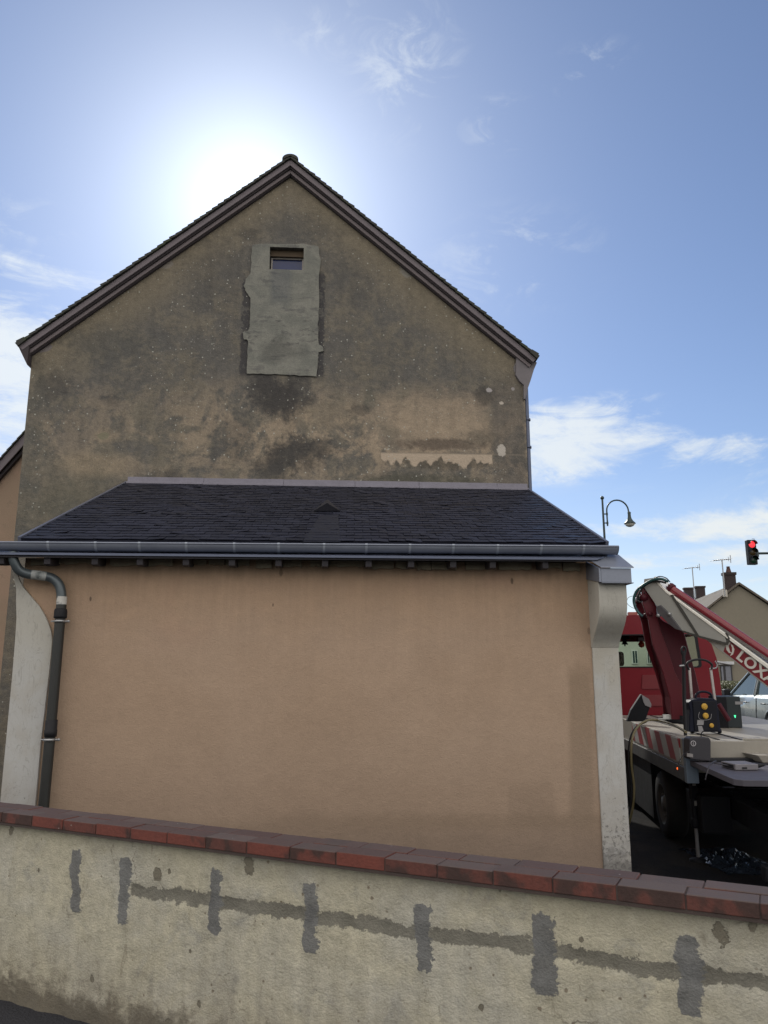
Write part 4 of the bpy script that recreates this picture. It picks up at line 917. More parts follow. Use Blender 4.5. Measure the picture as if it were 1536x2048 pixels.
# red panel with lettering
M_PANEL = worn('panel_red', (.19, .018, .028), .45, 0, .1, 8); M_LET = worn('lettering_white', (.62, .62, .58), .5, 0, .08, 10)
pn = MB(); a_, b_, c_, d_ = (1455, 1279), ext((1455, 1279), (1536, 1341), 1.2), ext((1447, 1303), (1536, 1372), 1.1), (1447, 1303)
pn.plate([BQ(*p, .026) for p in (a_, b_, c_, d_)], bn * .0035); pno = build('name_panel', pn, M_PANEL, b2)
Lp = BQ(1471, 1315, .022); Rp = BQ(1528, 1360, .022); e1_ = (Rp - Lp).normalized(); e2_ = e1_.cross(bn); e2_ = e2_ if e2_.z > 0 else -e2_
def text_part(name, txt, size, org, ex, ey, mat_, parent, extr=.002, sx=1.0, bold=.0):
    cu_ = bpy.data.curves.new(name + '_tmp', 'FONT'); cu_.body = txt; cu_.size = size; cu_.extrude = 0; cu_.offset = bold; cu_.resolution_u = 4; cu_.space_character = 1.05
    ob_ = bpy.data.objects.new(name + '_tmp', cu_); COL.objects.link(ob_)
    bpy.context.view_layer.update(); dg = bpy.context.evaluated_depsgraph_get(); me = bpy.data.meshes.new_from_object(ob_.evaluated_get(dg))
    m = MB(); n_ = ex.cross(ey).normalized()
    m.add([org + ex * (v.co.x * sx) + ey * v.co.y + n_ * extr for v in me.vertices], [tuple(p.vertices) for p in me.polygons])
    bpy.data.objects.remove(ob_); bpy.data.meshes.remove(me)
    return build(name, m, mat_, parent)
nrm_b = e1_.cross(e2_); sgn_ = 1 if nrm_b.dot(bn) < 0 else -1
text_part('lettering', 'LOXAM', .185, Lp, e1_, e2_, M_LET, pno, .002 * sgn_, 1.02, .0055)
lgm = MB()
def lg(pts_): lgm.plate([BQ(*p, .0235) for p in pts_], bn * .002)
lg([(1457, 1282), (1461, 1285), (1457, 1292), (1460, 1303), (1463, 1306), (1458, 1306), (1453, 1300), (1451, 1291)])
lg([(1461, 1287), (1466, 1291), (1469, 1299), (1466, 1309), (1460, 1312), (1464, 1303), (1464, 1296)])
build('logo', lgm, M_LET, pno)
# hoses at the boom head
M_HOSE = worn('teal_hose', (.020, .075, .080), .4); M_HOSEB = worn('black_hose', (.015, .017, .018), .5)
for name_, pts_, r_, m_, of in (('hydraulic_hose', [(1336, 1163), (1322, 1158), (1305, 1160), (1290, 1168), (1275, 1180), (1268, 1195), (1269, 1210), (1276, 1224), (1285, 1233)], .018, M_HOSE, -.05), ('hydraulic_hose', [(1332, 1166), (1318, 1163), (1300, 1165), (1286, 1175), (1278, 1188), (1275, 1200), (1282, 1205)], .014, M_HOSEB, -.03),
                               ('hydraulic_hose', [(1305, 1160), (1318, 1153), (1332, 1156), (1340, 1164)], .007, M_HOSEB, .0), ('thin_cable', [(1290, 1185), (1284, 1190), (1280, 1195), (1276, 1203), (1274, 1196), (1279, 1184), (1287, 1176)], .010, M_HOSEB, .02),
                               ('thin_cable', [(1284, 1192), (1266, 1192), (1256, 1196), (1254, 1206), (1262, 1214), (1272, 1218)], .003, M_HOSEB, .04)):
    m = MB(); m.tube(curve([BQ(*p, of) for p in pts_], 8), r_, 10); build(name_, m, m_, tk)
# outrigger jack
jk = MB(); jp = atZ(1397, 1722, gz(3.7, 8)); jx, jy = jp.x, jp.y
jk.tube([(jx, jy, -.31), (jx, jy, .25)], .019, 14)
j1 = build('jack_leg', jk, worn('jack_steel', (.20, .20, .21), .4, .5, .2, 20), tk)
jk = MB(); jk.bb(jx - .032, jx + .032, jy - .032, jy + .032, .28, .70); jk.tube([(jx, jy, .06), (jx, jy, .28)], .030, 16); jk.lathe((jx, jy, .06), (0, 0, 1), [(-.06, .028), (-.05, .042), (.03, .042), (.04, .028)], 16); build('jack_housing', jk, M_CHAS, tk, bevel=.004)
jk = MB(); jk.lathe((jx, jy, gz(jx, jy)), (0, 0, 1), [(0, .09), (.015, .09), (.03, .03), (.04, .02)], 20); build('jack_foot', jk, M_CHAS, tk)
M_STK = worn('grey_sticker', (.20, .20, .19), .6)
for bq_ in ((-.018, .018, -.036, -.033, .42, .52), (-.012, .018, -.033, -.031, .22, .27)):
    jk = MB(); jk.bb(jx + bq_[0], jx + bq_[1], jy + bq_[2], jy + bq_[3], bq_[4], bq_[5]); build('jack_sticker', jk, M_STK, tk)
# charger cabinet with green lamp
cbx = MB(); q = [TU(*p, 3.3) for p in ((1437, 1393), (1486, 1393), (1486, 1460), (1437, 1460))]; v0, z1 = loc(q[0]); v1, z0 = loc(q[2])
tbox(cbx, 3.3, 3.75, v0 + .0, v1, .905, z1); co = build('control_cabinet', cbx, worn('dark_grey_cabinet', (.026, .034, .038), .5, 0, .2, 10, 0, .25), tk, bevel=.01)
cbx = MB(); a_ = TU(1433, 1394, 3.25); b_ = TU(1457, 1445, 3.25); tbox(cbx, 3.25, 3.31, loc(a_)[0], loc(b_)[0], .905, loc(a_)[1]); build('cabinet_door', cbx, M_CHAS, co, bevel=.006)
gm = MB(); gp_ = TU(1470, 1433, 3.297); gm.plate([gp_ + W_ * a + ZZ * b for a, b in ((-.012, .016), (.012, .016), (.006, -.016), (-.002, -.016))], U * .002)
mm = material('green_lamp', base=(.05, .8, .4)); mm.node_tree.nodes['Principled BSDF'].inputs['Emission Color'].default_value = (.1, 1, .45, 1); mm.node_tree.nodes['Principled BSDF'].inputs['Emission Strength'].default_value = 1.0; build('green_lamp', gm, mm, co)
gm = MB(); gp_ = TU(1478, 1406, 3.297); gm.box(gp_, (.045, .001, .018), (W_, U, ZZ)); build('cabinet_label', gm, worn('cabinet_label', (.25, .25, .26), .6), co)
rs = MB(); rs.tube([TU(1437, 1408, 3.1), TU(1452, 1432, 3.1), TU(1458, 1441, 3.1)], .03, 10); build('red_support', rs, M_RED2, tk)
# stowed work lamp on the left of the deck
wkl = MB(); o = [(1283, 1388), (1301, 1410), (1299, 1418), (1290, 1443), (1254, 1443), (1262, 1420)]
wkl.plate([TU(*p, 3.7) for p in o], U * .10); wo = build('stowed_bracket', wkl, M_CHAS, tk, bevel=.01)
wkl = MB(); o = [(1283, 1389), (1298, 1398), (1303, 1409), (1302, 1415), (1291, 1411), (1287, 1404)]; wkl.plate([TU(*p, 3.69) for p in o], U * .02); build('pale_bracket_face', wkl, worn('pale_bracket_face', (.19, .19, .20), .5), wo)
mr = MB(); mr.tube(curve([TU(*p, 5.9) for p in ((1430, 1322), (1434, 1330), (1432, 1336), (1425, 1337))], 5), .012, 8); mr.tube([TU(1434, 1324, 5.9), TU(1462, 1329, 5.9)], .02, 8); build('mirror_arm', mr, M_STEEL, cab)

# ------------------------------------------------------------------ loose things on the truck
p0 = atZ(1380, 1469, .905); p1 = atZ(1443, 1469, .905); yT = (p0.y + p1.y) / 2
def CQ(px, py, dy=0.0): return atY(px, py, yT + dy)
tc = thing('trolley_case', ((p0.x + p1.x) / 2, yT, .905), 'dark navy wheeled tool case with raised metal handle and yellow knobs on the truck body', 'tool case')
m = MB(); o = [(1379, 1464), (1380, 1420), (1377, 1405), (1383, 1400), (1392, 1398), (1402, 1396), (1428, 1397), (1434, 1401), (1437, 1420), (1441, 1458), (1444, 1464)]
m.plate([CQ(*p) for p in o], (0, .13, 0)); build('case_body', m, M_NAVY, tc, bevel=.015, seg=3)
m = MB(); m.tube(curve([CQ(1391, 1400, .05), CQ(1392, 1390, .05), CQ(1400, 1384, .05), CQ(1412, 1384, .05), CQ(1422, 1389, .05), CQ(1424, 1400, .05)], 6), .013, 10); build('carry_handle', m, M_NAVY, tc)
for a, b in (((1378.5, 1336), (1384, 1402)), ((1421, 1336), (1430, 1402))):
    m = MB(); A_ = CQ(*a, .16); B_ = CQ(*b, .16); d_ = (B_ - A_).normalized(); m.box((A_ + B_) / 2, (.014, .009, (B_ - A_).length / 2), (Vector((1, 0, 0)), Vector((0, 1, 0)), d_)); build('handle_tube', m, worn('aluminium', (.40, .37, .36), .35, .5, .15, 14), tc, bevel=.003)
m = MB(); m.tube(curve([CQ(1378, 1340, .16), CQ(1374, 1328, .16), CQ(1384, 1321, .16), (CQ(1400, 1319, .16)), CQ(1414, 1322, .16), CQ(1424, 1330, .16), CQ(1421, 1340, .16)], 6), .013, 10); build('grip', m, M_BLACK, tc)
m = MB(); m.bb(CQ(1384, 1400).x, CQ(1431, 1400).x, yT - .012, yT - .001, CQ(1400, 1462).z, CQ(1400, 1402).z); build('case_front', m, worn('case_front', (.006, .007, .012), .6, 0, .3, 20, 0, .2), tc, bevel=.008)
for (px, py, r_) in ((1408.5, 1413, .034), (1411, 1431.5, .032), (1423, 1451, .024)):
    m = MB(); c_ = CQ(px, py, -.012); m.lathe(c_, (0, -1, 0), [(0, r_), (.008, r_), (.012, r_ * .8), (.012, .001)], 24); m.box(c_ + Vector((0, -.018, 0)), (r_ * .7, .006, r_ * .2), (Vector((.8, 0, .6)), Vector((0, 1, 0)), Vector((-.6, 0, .8)))); build('yellow_knob', m, worn('yellow_knob', (.48, .29, .035), .5), tc)
m = MB(); m.tube(curve([CQ(1399, 1424, -.014), CQ(1397, 1434, -.02), CQ(1404, 1440, -.022), CQ(1420, 1438, -.02), CQ(1423, 1428, -.014)], 6), .003, 6); build('thin_cord', m, worn('grey_cord', (.2, .2, .21), .6), tc)
for a in ([(1395, 1440), (1408, 1440), (1407, 1450), (1394, 1450)], [(1396, 1452), (1404, 1452), (1408, 1464), (1398, 1465)]):
    m = MB(); m.plate([CQ(*p, -.018) for p in a], (0, .005, 0)); build('grey_label', m, worn('grey_label', (.22, .22, .23), .6), tc)
for px in (1384, 1439):
    m = MB(); c_ = CQ(px, 1463, .10); m.lathe((c_.x - .012, c_.y, .935), (1, 0, 0), [(0, .001), (0, .028), (.024, .028), (.024, .001)], 18); build('case_wheel', m, M_BLACK, tc)
# tall black pole with hook, cable down to the deck corner
po = thing('hook_pole', CQ(1372, 1470, -.1), 'tall thin black pole with a looped head left of the tool case', 'pole')
m = MB(); m.tube([CQ(1367, 1302, -.1), CQ(1368.5, 1400, -.1), CQ(1371, 1470, -.1), CQ(1371, 1473, -.1)], [.018, .020, .018, .018], 12); build('shaft', m, M_BLACK, po)
m = MB(); m.tube(curve([CQ(1366, 1312, -.1), CQ(1363, 1302, -.1), CQ(1366, 1294, -.1), CQ(1371, 1297, -.1), CQ(1370, 1310, -.1)], 6), .011, 10); build('loop', m, M_BLACK, po)
m = MB(); m.tube([CQ(1359, 1332, -.12), CQ(1368, 1331, -.12)], .010, 8); build('stud', m, M_STEEL, po)
m = MB(); m.tube(curve([CQ(1370, 1470, -.13), CQ(1368, 1490, -.15), CQ(1366, 1512, -.2), CQ(1365, 1535, -.25), CQ(1367, 1560, -.2)], 6), .008, 8); tag(build('black_cable', m, M_BLACK), 'black cable hanging from the pole past the truck corner post', 'cable')
# grey-brown box with round emblem
q0 = atZ(1378, 1521, .72); yB = q0.y - .17
def DQ(px, py, dy=0.0): return atY(px, py, yB + dy)
bx_ = thing('battery_box', (DQ(1400, 1520).x, yB, .72), 'dark grey rounded box with pale round emblem standing on the rear deck', 'box')
m = MB(); m.plate([DQ(*p) for p in [(1379, 1478), (1384, 1474), (1418, 1475), (1422, 1480), (1422, 1520), (1420, 1523), (1382, 1519), (1378, 1516)]], (0, .13, 0)); build('box_body', m, M_DKPLA, bx_, bevel=.01, seg=3)
m = MB(); c_ = DQ(1386.5, 1487, -.004); m.lathe(c_, (0, -1, 0), [(0, .020), (.003, .020), (.003, .027), (0, .027)], 24); m.plate([c_ + Vector((a, -.003, b)) for a, b in ((0, .016), (.007, 0), (0, -.016), (-.007, 0))], (0, .002, 0), [[c_ + Vector((a * .45, -.003, b * .5)) for a, b in ((0, .016), (.007, 0), (0, -.016), (-.007, 0))]]); build('emblem', m, worn('emblem_grey', (.34, .33, .35), .4), bx_)
m = MB(); z0 = .722; m.bb(DQ(1378, 0).x - .012, DQ(1416, 1500).x, yB + .01, yB + .12, z0, z0 + .03); build('box_foot', m, M_BLACK, bx_, bevel=.006)
m = MB(); m.plate([DQ(*p, -.008) for p in [(1374, 1506), (1386, 1508), (1386, 1515), (1374, 1513)]], (0, .006, 0)); build('box_tag', m, worn('box_tag', (.20, .19, .19), .6), bx_)
m = MB(); m.tube(curve([DQ(1403, 1475, .05), DQ(1402, 1468, .05), DQ(1407, 1462, .02)], 5), .005, 8); build('lead', m, M_BLACK, bx_); m = MB(); m.tube(curve([DQ(1379, 1502, -.0), DQ(1368, 1508, -.06), DQ(1360, 1520, -.1), DQ(1356, 1533, -.12)], 5), .004, 8); build('lead', m, M_BLACK, bx_)
# flat grey unit
pA = atZ(1478, 1541, .722); pB = atZ(1519, 1541, .722)
fu = thing('flat_unit', ((pA.x + pB.x) / 2, pA.y, .722), 'flat grey metal unit lying at the rear edge of the deck', 'unit')
m = MB(); wx = pB.x - pA.x; m.hexa([Vector((pA.x - .03, pA.y + .0, .724)), Vector((pB.x, pA.y, .724)), Vector((pB.x + .02, pA.y + .26, .724)), Vector((pA.x - .03, pA.y + .26, .724))], [Vector((pA.x - .03, pA.y + .0, .775)), Vector((pB.x, pA.y, .775)), Vector((pB.x + .02, pA.y + .26, .775)), Vector((pA.x - .03, pA.y + .26, .775))]); build('unit_case', m, worn('unit_grey', (.17, .165, .18), .5, .2), fu, bevel=.006)
m = MB(); m.bb(pA.x - .034, pA.x - .0305, pA.y + .03, pA.y + .22, .732, .765); m.bb(pA.x + .03, pA.x + .075, pA.y - .004, pA.y - .0005, .735, .75); build('unit_slot', m, M_BLACK, fu)
m = MB(); m.tube(curve([(pA.x - .03, pA.y + .12, .75), (pA.x - .16, pA.y + .14, .775), atY(1432, 1522, pA.y + .12), atY(1420, 1530, pA.y + .0), atY(1414, 1546, pA.y - .05), atY(1411, 1560, pA.y - .05)], 8), .006, 8); tag(build('grey_lead', m, M_DKPLA), 'thin dark lead looping from the flat unit over the deck edge', 'cable')
# cream tray, glove
pA = atZ(1526, 1526, .724); m = MB()
m.hexa([pA, pA + Vector((.35, 0, 0)), pA + Vector((.38, .22, 0)), pA + Vector((-.02, .22, 0))], [pA + Vector((-.06, -.02, .075)), pA + Vector((.41, -.02, .075)), pA + Vector((.43, .26, .075)), pA + Vector((-.08, .26, .075))]); tag(build('cream_tray', m, M_CREAM, bevel=.008), 'cream plastic tray at the right frame edge on the deck', 'tray')
pA = atZ(1508, 1534, .74); m = MB(); m.tube(curve([pA + Vector((-.10, .02, -.01)), pA + Vector((-.03, 0, .01)), pA + Vector((.05, .01, .012)), pA + Vector((.13, .0, .02)), pA + Vector((.25, .03, .01))], 5), [.006 + .02 * math.sin(min(1, i / 14) * 3.14) for i in range(21)], 10)
tag(build('black_glove', m, M_BLACK), 'crumpled black cloth beside the cream tray on the deck', 'cloth')
# yellowish hose looping from the deck to the ground
hp_ = [TV(1372, 1464, .05), TV(1345, 1449, .05), atY(1318, 1441, 9.0), atY(1298, 1440, 9.0), atY(1280, 1449, 8.9), atY(1268, 1466, 8.85), atY(1263, 1490, 8.8), atY(1263, 1530, 8.8), atY(1268, 1570, 8.8), atY(1267, 1605, 8.8), atY(1260, 1640, 8.85), atY(1250, 1668, 9.0)]
m = MB(); m.tube(curve(hp_, 8), .013, 10); tag(build('garden_hose', m, worn('yellow_hose', (.15, .13, .065), .5, 0, .2, 12)), 'yellow-beige hose looping from the truck deck down beside the lean-to corner', 'hose')
m = MB(); m.tube(curve([p + Vector((-.02, .03, -.02)) for p in hp_[3:11]], 8), .010, 10); tag(build('black_hose', m, M_BLACK), 'black hose running alongside the yellow hose', 'hose')
# crumpled plastic sheet
m = MB(); ps = atZ(1440, 1722, gz(3.7, 8)); nX, nY = 60, 90
vs = []
for j in range(nY):
    for i in range(nX):
        a = (i / (nX - 1) - .5) * .62; b_ = (j / (nY - 1) - .5) * 1.1; q = Vector(((a * .8 + b_ * .5) * 7, (b_ * .8 - a * .5) * 16, 1.3)); ed = max(0, 1 - ((a / .31) ** 4 + (b_ / .55) ** 4))
        hh = (abs(mnoise.noise(q)) * .075 + abs(mnoise.noise(q * 2.1)) * .045 + mnoise.noise(q * 5) * .006) * ed + .004
        vs.append(Vector((ps.x + a + .12 + .05 * mnoise.noise(q * .8), ps.y + b_ + .05 * mnoise.noise(q * .8 + Vector((5, 5, 5))), gz(3.7, 8) + hh)))
m.add(vs, [(j * nX + i, j * nX + i + 1, (j + 1) * nX + i + 1, (j + 1) * nX + i) for j in range(nY - 1) for i in range(nX - 1)], True)
tag(build('plastic_sheet', m, material('glossy_black_plastic', base=(.020, .028, .042), rough=.10, spec=1.0)), 'crumpled glossy black plastic sheet on the ground under the truck rear', 'plastic sheet')

# ================================================================== SILVER CAR
hc = atY(1488, 1402, 17.2)
CA = R(8.0); cu = Vector((math.sin(CA), math.cos(CA), 0)); cw = Vector((math.cos(CA), -math.sin(CA), 0)); gC = gz(0, 18)
C0 = Vector((hc.x, hc.y, 0)) + cw * .86 + cu * -.15       # centre line at the front handle
def CT(u, v, z): return C0 + cu * u + cw * v + ZZ * (gC + z)
M_SILV = worn('silver_paint', (.30, .34, .345), .3, .35, .05, 3, 0, .5, .4)
car = thing('silver_car', CT(0, 0, 0), 'silver hatchback car driving away behind the platform truck at the right edge', 'car')
m = MB()
def sect(u, hw, z0, zb, r=.05): return [CT(u, -hw + .06, z0), CT(u, -hw, z0 + .12), CT(u, -hw - .02, z0 + .35), CT(u, -hw + .01, zb - .08), CT(u, -hw + .09, zb), CT(u, hw - .09, zb), CT(u, hw - .01, zb - .08), CT(u, hw + .02, z0 + .35), CT(u, hw, z0 + .12), CT(u, hw - .06, z0)]
secs = [(-2.15, .72, .35, .80), (-2.05, .80, .22, .96), (-1.4, .86, .2, 1.0), (-.4, .87, .2, .97), (.8, .87, .2, .93), (1.2, .86, .2, .90), (1.9, .80, .22, .78), (2.15, .68, .3, .62)]
vs = [p for s_ in secs for p in sect(*s_)]; n_ = 10
m.add(vs, [(i * n_ + k, i * n_ + (k + 1) % n_, (i + 1) * n_ + (k + 1) % n_, (i + 1) * n_ + k) for i in range(len(secs) - 1) for k in range(n_)], True)
m.add(vs[:n_], [tuple(range(n_))]); m.add(vs[-n_:], [tuple(range(n_))])
cbd = build('body', m, M_SILV, car, bevel=.01)
m = MB(); base = [(-1.95, .72), (1.15, .74)]; roof_ = [(-1.55, .56), (.15, .57)]
zb0, zb1, zr = .95, .90, 1.50
bq = [CT(-1.98, -.78, zb0), CT(1.2, -.79, zb1), CT(1.2, .79, zb1), CT(-1.98, .78, zb0)]; rq = [CT(-1.60, -.60, 1.44), CT(.15, -.62, 1.50), CT(.15, .62, 1.50), CT(-1.60, .60, 1.44)]
m.hexa(bq, rq); build('greenhouse', m, M_CARGL, car, bevel=.03, seg=3)
def pil_(a, b, w=.035):
    m.tube([a, b], w, 8)
for sg in (-1, 1):
    m = MB()
    pil_(CT(1.2, sg * .79, .90), CT(.15, sg * .62, 1.50)); pil_(CT(-.32, sg * .80, .95), CT(-.30, sg * .625, 1.49), .04); pil_(CT(-1.98, sg * .78, .95), CT(-1.60, sg * .60, 1.45), .06); pil_(CT(.15, sg * .62, 1.50), CT(-1.6, sg * .60, 1.45), .03); pil_(CT(-1.25, sg * .79, .95), CT(-1.2, sg * .61, 1.46), .03)
    build('side_pillars', m, M_SILV, car)
m = MB(); m.hexa([CT(-1.62, -.58, 1.445), CT(.12, -.60, 1.50), CT(.12, .60, 1.50), CT(-1.62, .58, 1.445)], [CT(-1.5, -.5, 1.485), CT(.0, -.5, 1.535), CT(.0, .5, 1.535), CT(-1.5, .5, 1.485)]); build('roof', m, M_SILV, car, bevel=.02)
for u_ in (.0, -.98):
    m = MB(); m.tube([CT(u_ + .1, -.895, .80), CT(u_, -.915, .805), CT(u_ - .1, -.895, .80)], .016, 8); build('door_handle', m, worn('handle_dark', (.12, .13, .13), .4), car)
for u_ in (.42, -.55):
    m = MB(); m.tube([CT(u_, -.892, .3), CT(u_, -.888, .62), CT(u_, -.86, .92)], .006, 6); build('door_seam', m, M_BLACK, car)
m = MB(); m.box(CT(.82, -1.0, .98), (.10, .07, .08), (cu, cw, ZZ)); build('door_mirror', m, M_BLACK, car, bevel=.03, seg=3)
for (u_, sg) in ((-1.35, 1), (-1.35, -1), (1.35, 1), (1.35, -1)):
    wheel(car, CT(u_, -.80 * sg, .31), cw * sg, .31, .2, 28)
    m = MB(); c_ = CT(u_, -.885 * sg, .31); arc = [c_ + cu * (.37 * math.cos(a)) + ZZ * (.37 * math.sin(a)) for a in [math.pi * k / 16 for k in range(17)]]; m.tube(arc, .035, 8); build('wheel_arch', m, M_SILV, car)
    m = MB(); m.lathe(CT(u_, -.82 * sg, .31), -cw * sg, [(0, .001), (0, .36), (.075, .36), (.075, .30)], 28); build('wheel_well', m, M_BLACK, car)
m = MB(); tp = CT(-2.08, -.62, .78); m.box(tp, (.03, .10, .10), (cu, cw, ZZ)); build('tail_light', m, worn('tail_red', (.3, .01, .01), .3), car, bevel=.01)

# ================================================================== STREET LAMP
LY = 25.0
def LQ(px, py): return atY(px, py, LY)
lm = thing('street_lamp', (LQ(1209, 1090).x, LY, gz(0, LY)), 'tall arched street lamp with bell-shaped shade rising behind the lean-to', 'street lamp')
M_LAMP = worn('dark_green_lamp', (.022, .040, .040), .4, .2)
bx0 = LQ(1207, 1040).x; pt_ = LQ(1204.5, 998)
m = MB(); m.tube([(bx0, LY, gz(0, LY)), (bx0, LY, 3.2), (bx0, LY, pt_.z)], [.075, .05, .032], 14); m.lathe((bx0, LY, pt_.z), (0, 0, 1), [(-.02, .03), (.0, .055), (.04, .065), (.08, .05), (.11, .001)], 16); build('post', m, M_LAMP, lm)
dx_ = bx0 - LQ(1207, 1040).x
z1_ = LQ(1211, 1022).z; x1_ = bx0 + .13; xr = LQ(1257, 1024).x; rad_ = (xr - x1_) / 2; zc_ = LQ(1235, 1022).z
pts_ = [(x1_, LY, LQ(1212, 1052).z), (x1_, LY, zc_ - .2)] + [(x1_ + rad_ - rad_ * math.cos(a), LY, zc_ + rad_ * 1.0 * math.sin(a)) for a in [math.pi * k / 16 for k in range(17)]] + [(xr, LY, LQ(1257, 1027).z)]
m = MB(); m.tube(pts_, .026, 10)
for zz_ in (LQ(1208, 1028).z, LQ(1208, 1046).z): m.tube([(bx0, LY, zz_), (x1_, LY, zz_)], .02, 8); m.lathe((x1_, LY, zz_ - .04), (0, 0, 1), [(0, .035), (.08, .035)], 10)
build('curved_arm', m, M_LAMP, lm)
zt_ = LQ(1258, 1025).z; zb_ = LQ(1261, 1047).z; hh = zt_ - zb_
m = MB(); m.lathe((xr + .02, LY, zb_), (0, 0, 1), [(-.01, .19), (.0, .195), (.03, .17), (hh * .22, .12), (hh * .4, .075), (hh * .6, .055), (hh * .85, .05), (hh, .06), (hh + .03, .03)], 24); build('lamp_shade', m, M_LAMP, lm)
m = MB(); m.lathe((xr + .02, LY, zb_ - .01), (0, 0, -1), [(0, .16), (.04, .15), (.08, .11), (.105, .05), (.11, .001)], 24); build('lamp_globe', m, worn('globe', (.62, .62, .55), .3), lm)

# ================================================================== TRAFFIC LIGHT
TY_ = 28.0
def TQ(px, py, dy=0.0): return atY(px, py, TY_ + dy)
c_ = TQ(1502.5, 1105); tlt = thing('traffic_light', (TQ(1660, 1105).x, TY_, gz(0, TY_)), 'black traffic light on a cantilever arm showing red at the right edge', 'traffic light')
hw, hh = .17, .47
m = MB(); m.bb(c_.x - hw, c_.x + hw, TY_ - .1, TY_ + .1, c_.z - hh, c_.z + hh); hd = build('signal_head', m, M_BLACK, tlt, bevel=.02)
for k, (zz_, col, em) in enumerate(((.30, (.9, .02, .03), 1.3), (0, (.05, .03, .005), 0), (-.30, (.005, .035, .02), 0))):
    m = MB(); m.lathe((c_.x, TY_ - .101, c_.z + zz_), (0, -1, 0), [(0, .125), (.015, .11), (.03, .06), (.034, .001)], 24)
    mt = material('lens', base=col, rough=.3)
    if em: mt.node_tree.nodes['Principled BSDF'].inputs['Emission Color'].default_value = (1, .045, .06, 1); mt.node_tree.nodes['Principled BSDF'].inputs['Emission Strength'].default_value = em
    build('lens', m, mt, hd)
    m = MB(); a = [math.pi * (.0 + 1.0 * k_ / 14) for k_ in range(15)]
    v_ = [(c_.x + .14 * math.cos(t), TY_ - .10, c_.z + zz_ + .14 * math.sin(t)) for t in a] + [(c_.x + .14 * math.cos(t), TY_ - .27, c_.z + zz_ + .14 * math.sin(t)) for t in a]
    m.add(v_, [(i, i + 1, i + 16, i + 15) for i in range(14)], True); build('visor', m, M_BLACK, hd)
m = MB(); zz_ = c_.z - .05; xe = TQ(1660, 1105).x; m.tube(curve([(c_.x + hw, TY_, zz_), (c_.x + .35, TY_, zz_ + .02), (xe - 1, TY_, zz_ + .04), (xe - .1, TY_, zz_ - .1), (xe, TY_, zz_ - .5), (xe, TY_, 3), (xe, TY_, gz(0, TY_))], 8), .045, 12); m.bb(c_.x + hw, c_.x + hw + .09, TY_ - .06, TY_ + .06, zz_ - .12, zz_ + .1); build('mast_arm', m, M_LAMP, tlt)
m = MB(); m.bb(c_.x - .1, c_.x + .16, TY_ - .02, TY_ + .02, c_.z + hh + .005, c_.z + hh + .015); m.bb(c_.x + .08, c_.x + .17, TY_ - .02, TY_ + .02, c_.z + hh + .05, c_.z + hh + .06); m.tube([(c_.x + .165, TY_, c_.z + hh), (c_.x + .165, TY_, c_.z + hh + .055)], .008, 6); build('top_bracket', m, M_BLACK, tlt)

# ================================================================== HOUSES ACROSS THE STREET
HA = R(13.6); hu = Vector((math.sin(HA), math.cos(HA), 0)); hwv = Vector((math.cos(HA), -math.sin(HA), 0))
HP = atY(1477, 1170, 34); HP.z = 0
def HQ(px, py, off=0.0): return atP(px, py, HP + hu * off, hu)
ap = HQ(1477, 1169); sl2 = (HQ(1477, 1169).z - HQ(1421, 1213).z) / abs((HQ(1421, 1213) - ap).dot(hwv)); hwd = 2.9; ez = ap.z - hwd * sl2
fh_ = thing('far_house', HP + ZZ * gz(0, 34), 'tan gable-fronted house with brick chimney across the street on the right', 'house')
def m_far(n, b):
    p = n.pos(); f = n.noise(p, .8, 5, .6); f4 = n.noise(p, 12, 5, .7)
    n.put(b.inputs['Base Color'], n.mulc(n.mix(f, (.20, .185, .145), (.24, .22, .17)), f4 * .3 + .85)); b.inputs['Roughness'].default_value = .9
M_FARW = material('tan_far_wall', m_far); M_FROOF = worn('brown_roof_tiles', (.115, .100, .080), .85, 0, .35, 3, .01)
m = MB(); b0_ = HP + ZZ * (-.6); pts_ = [HP - hwv * hwd + ZZ * -.6, HP + hwv * hwd + ZZ * -.6, HP + hwv * hwd + ZZ * (ez - .05), HP + ZZ * (ap.z - .05), HP - hwv * hwd + ZZ * (ez - .05)]
m.plate(pts_, hu * 9); build('wall', m, M_FARW, fh_)
for sg, ov in ((-1, .12), (1, .12)):
    m = MB(); a0 = HP + ZZ * ap.z - hu * .15; a1 = HP + hwv * (sg * (hwd + .25)) + ZZ * (ap.z - (hwd + .25) * sl2) - hu * .15
    n2 = Vector((0, 0, .10)); m.hexa([a0, a1, a1 + hu * 9.4, a0 + hu * 9.4], [a0 + n2, a1 + n2, a1 + n2 + hu * 9.4, a0 + n2 + hu * 9.4]); build('roof_slope', m, M_FROOF, fh_)
def chim(parent_name, c, hx, z0, z1, lab, pot=True):
    t = thing('chimney', c + ZZ * z0, lab, 'chimney')
    m = MB(); m.box(c + ZZ * (z0 + z1) / 2, (hx, hx * .7, (z1 - z0) / 2), (hwv, hu, ZZ)); build('stack', m, worn('dark_chimney_brick', (.040, .030, .032), .9, 0, .4, 6, .006), t)
    m = MB(); m.box(c + ZZ * (z1 + .05), (hx * 1.16, hx * .85, .06), (hwv, hu, ZZ)); build('chimney_cap', m, worn('chimney_cap', (.035, .028, .030), .9), t)
    if pot: m = MB(); m.lathe(c + ZZ * (z1 + .11), ZZ, [(0, .13), (.12, .10), (.24, .07), (.28, .09), (.30, .001)], 14); build('chimney_pot', m, worn('pot_clay', (.08, .04, .035), .8), t)
    return t
cc_ = (HQ(1451, 1175) + HQ(1474, 1175)) / 2; cc_.z = 0; chx = abs((HQ(1474, 1175) - HQ(1451, 1175)).dot(hwv)) / 2
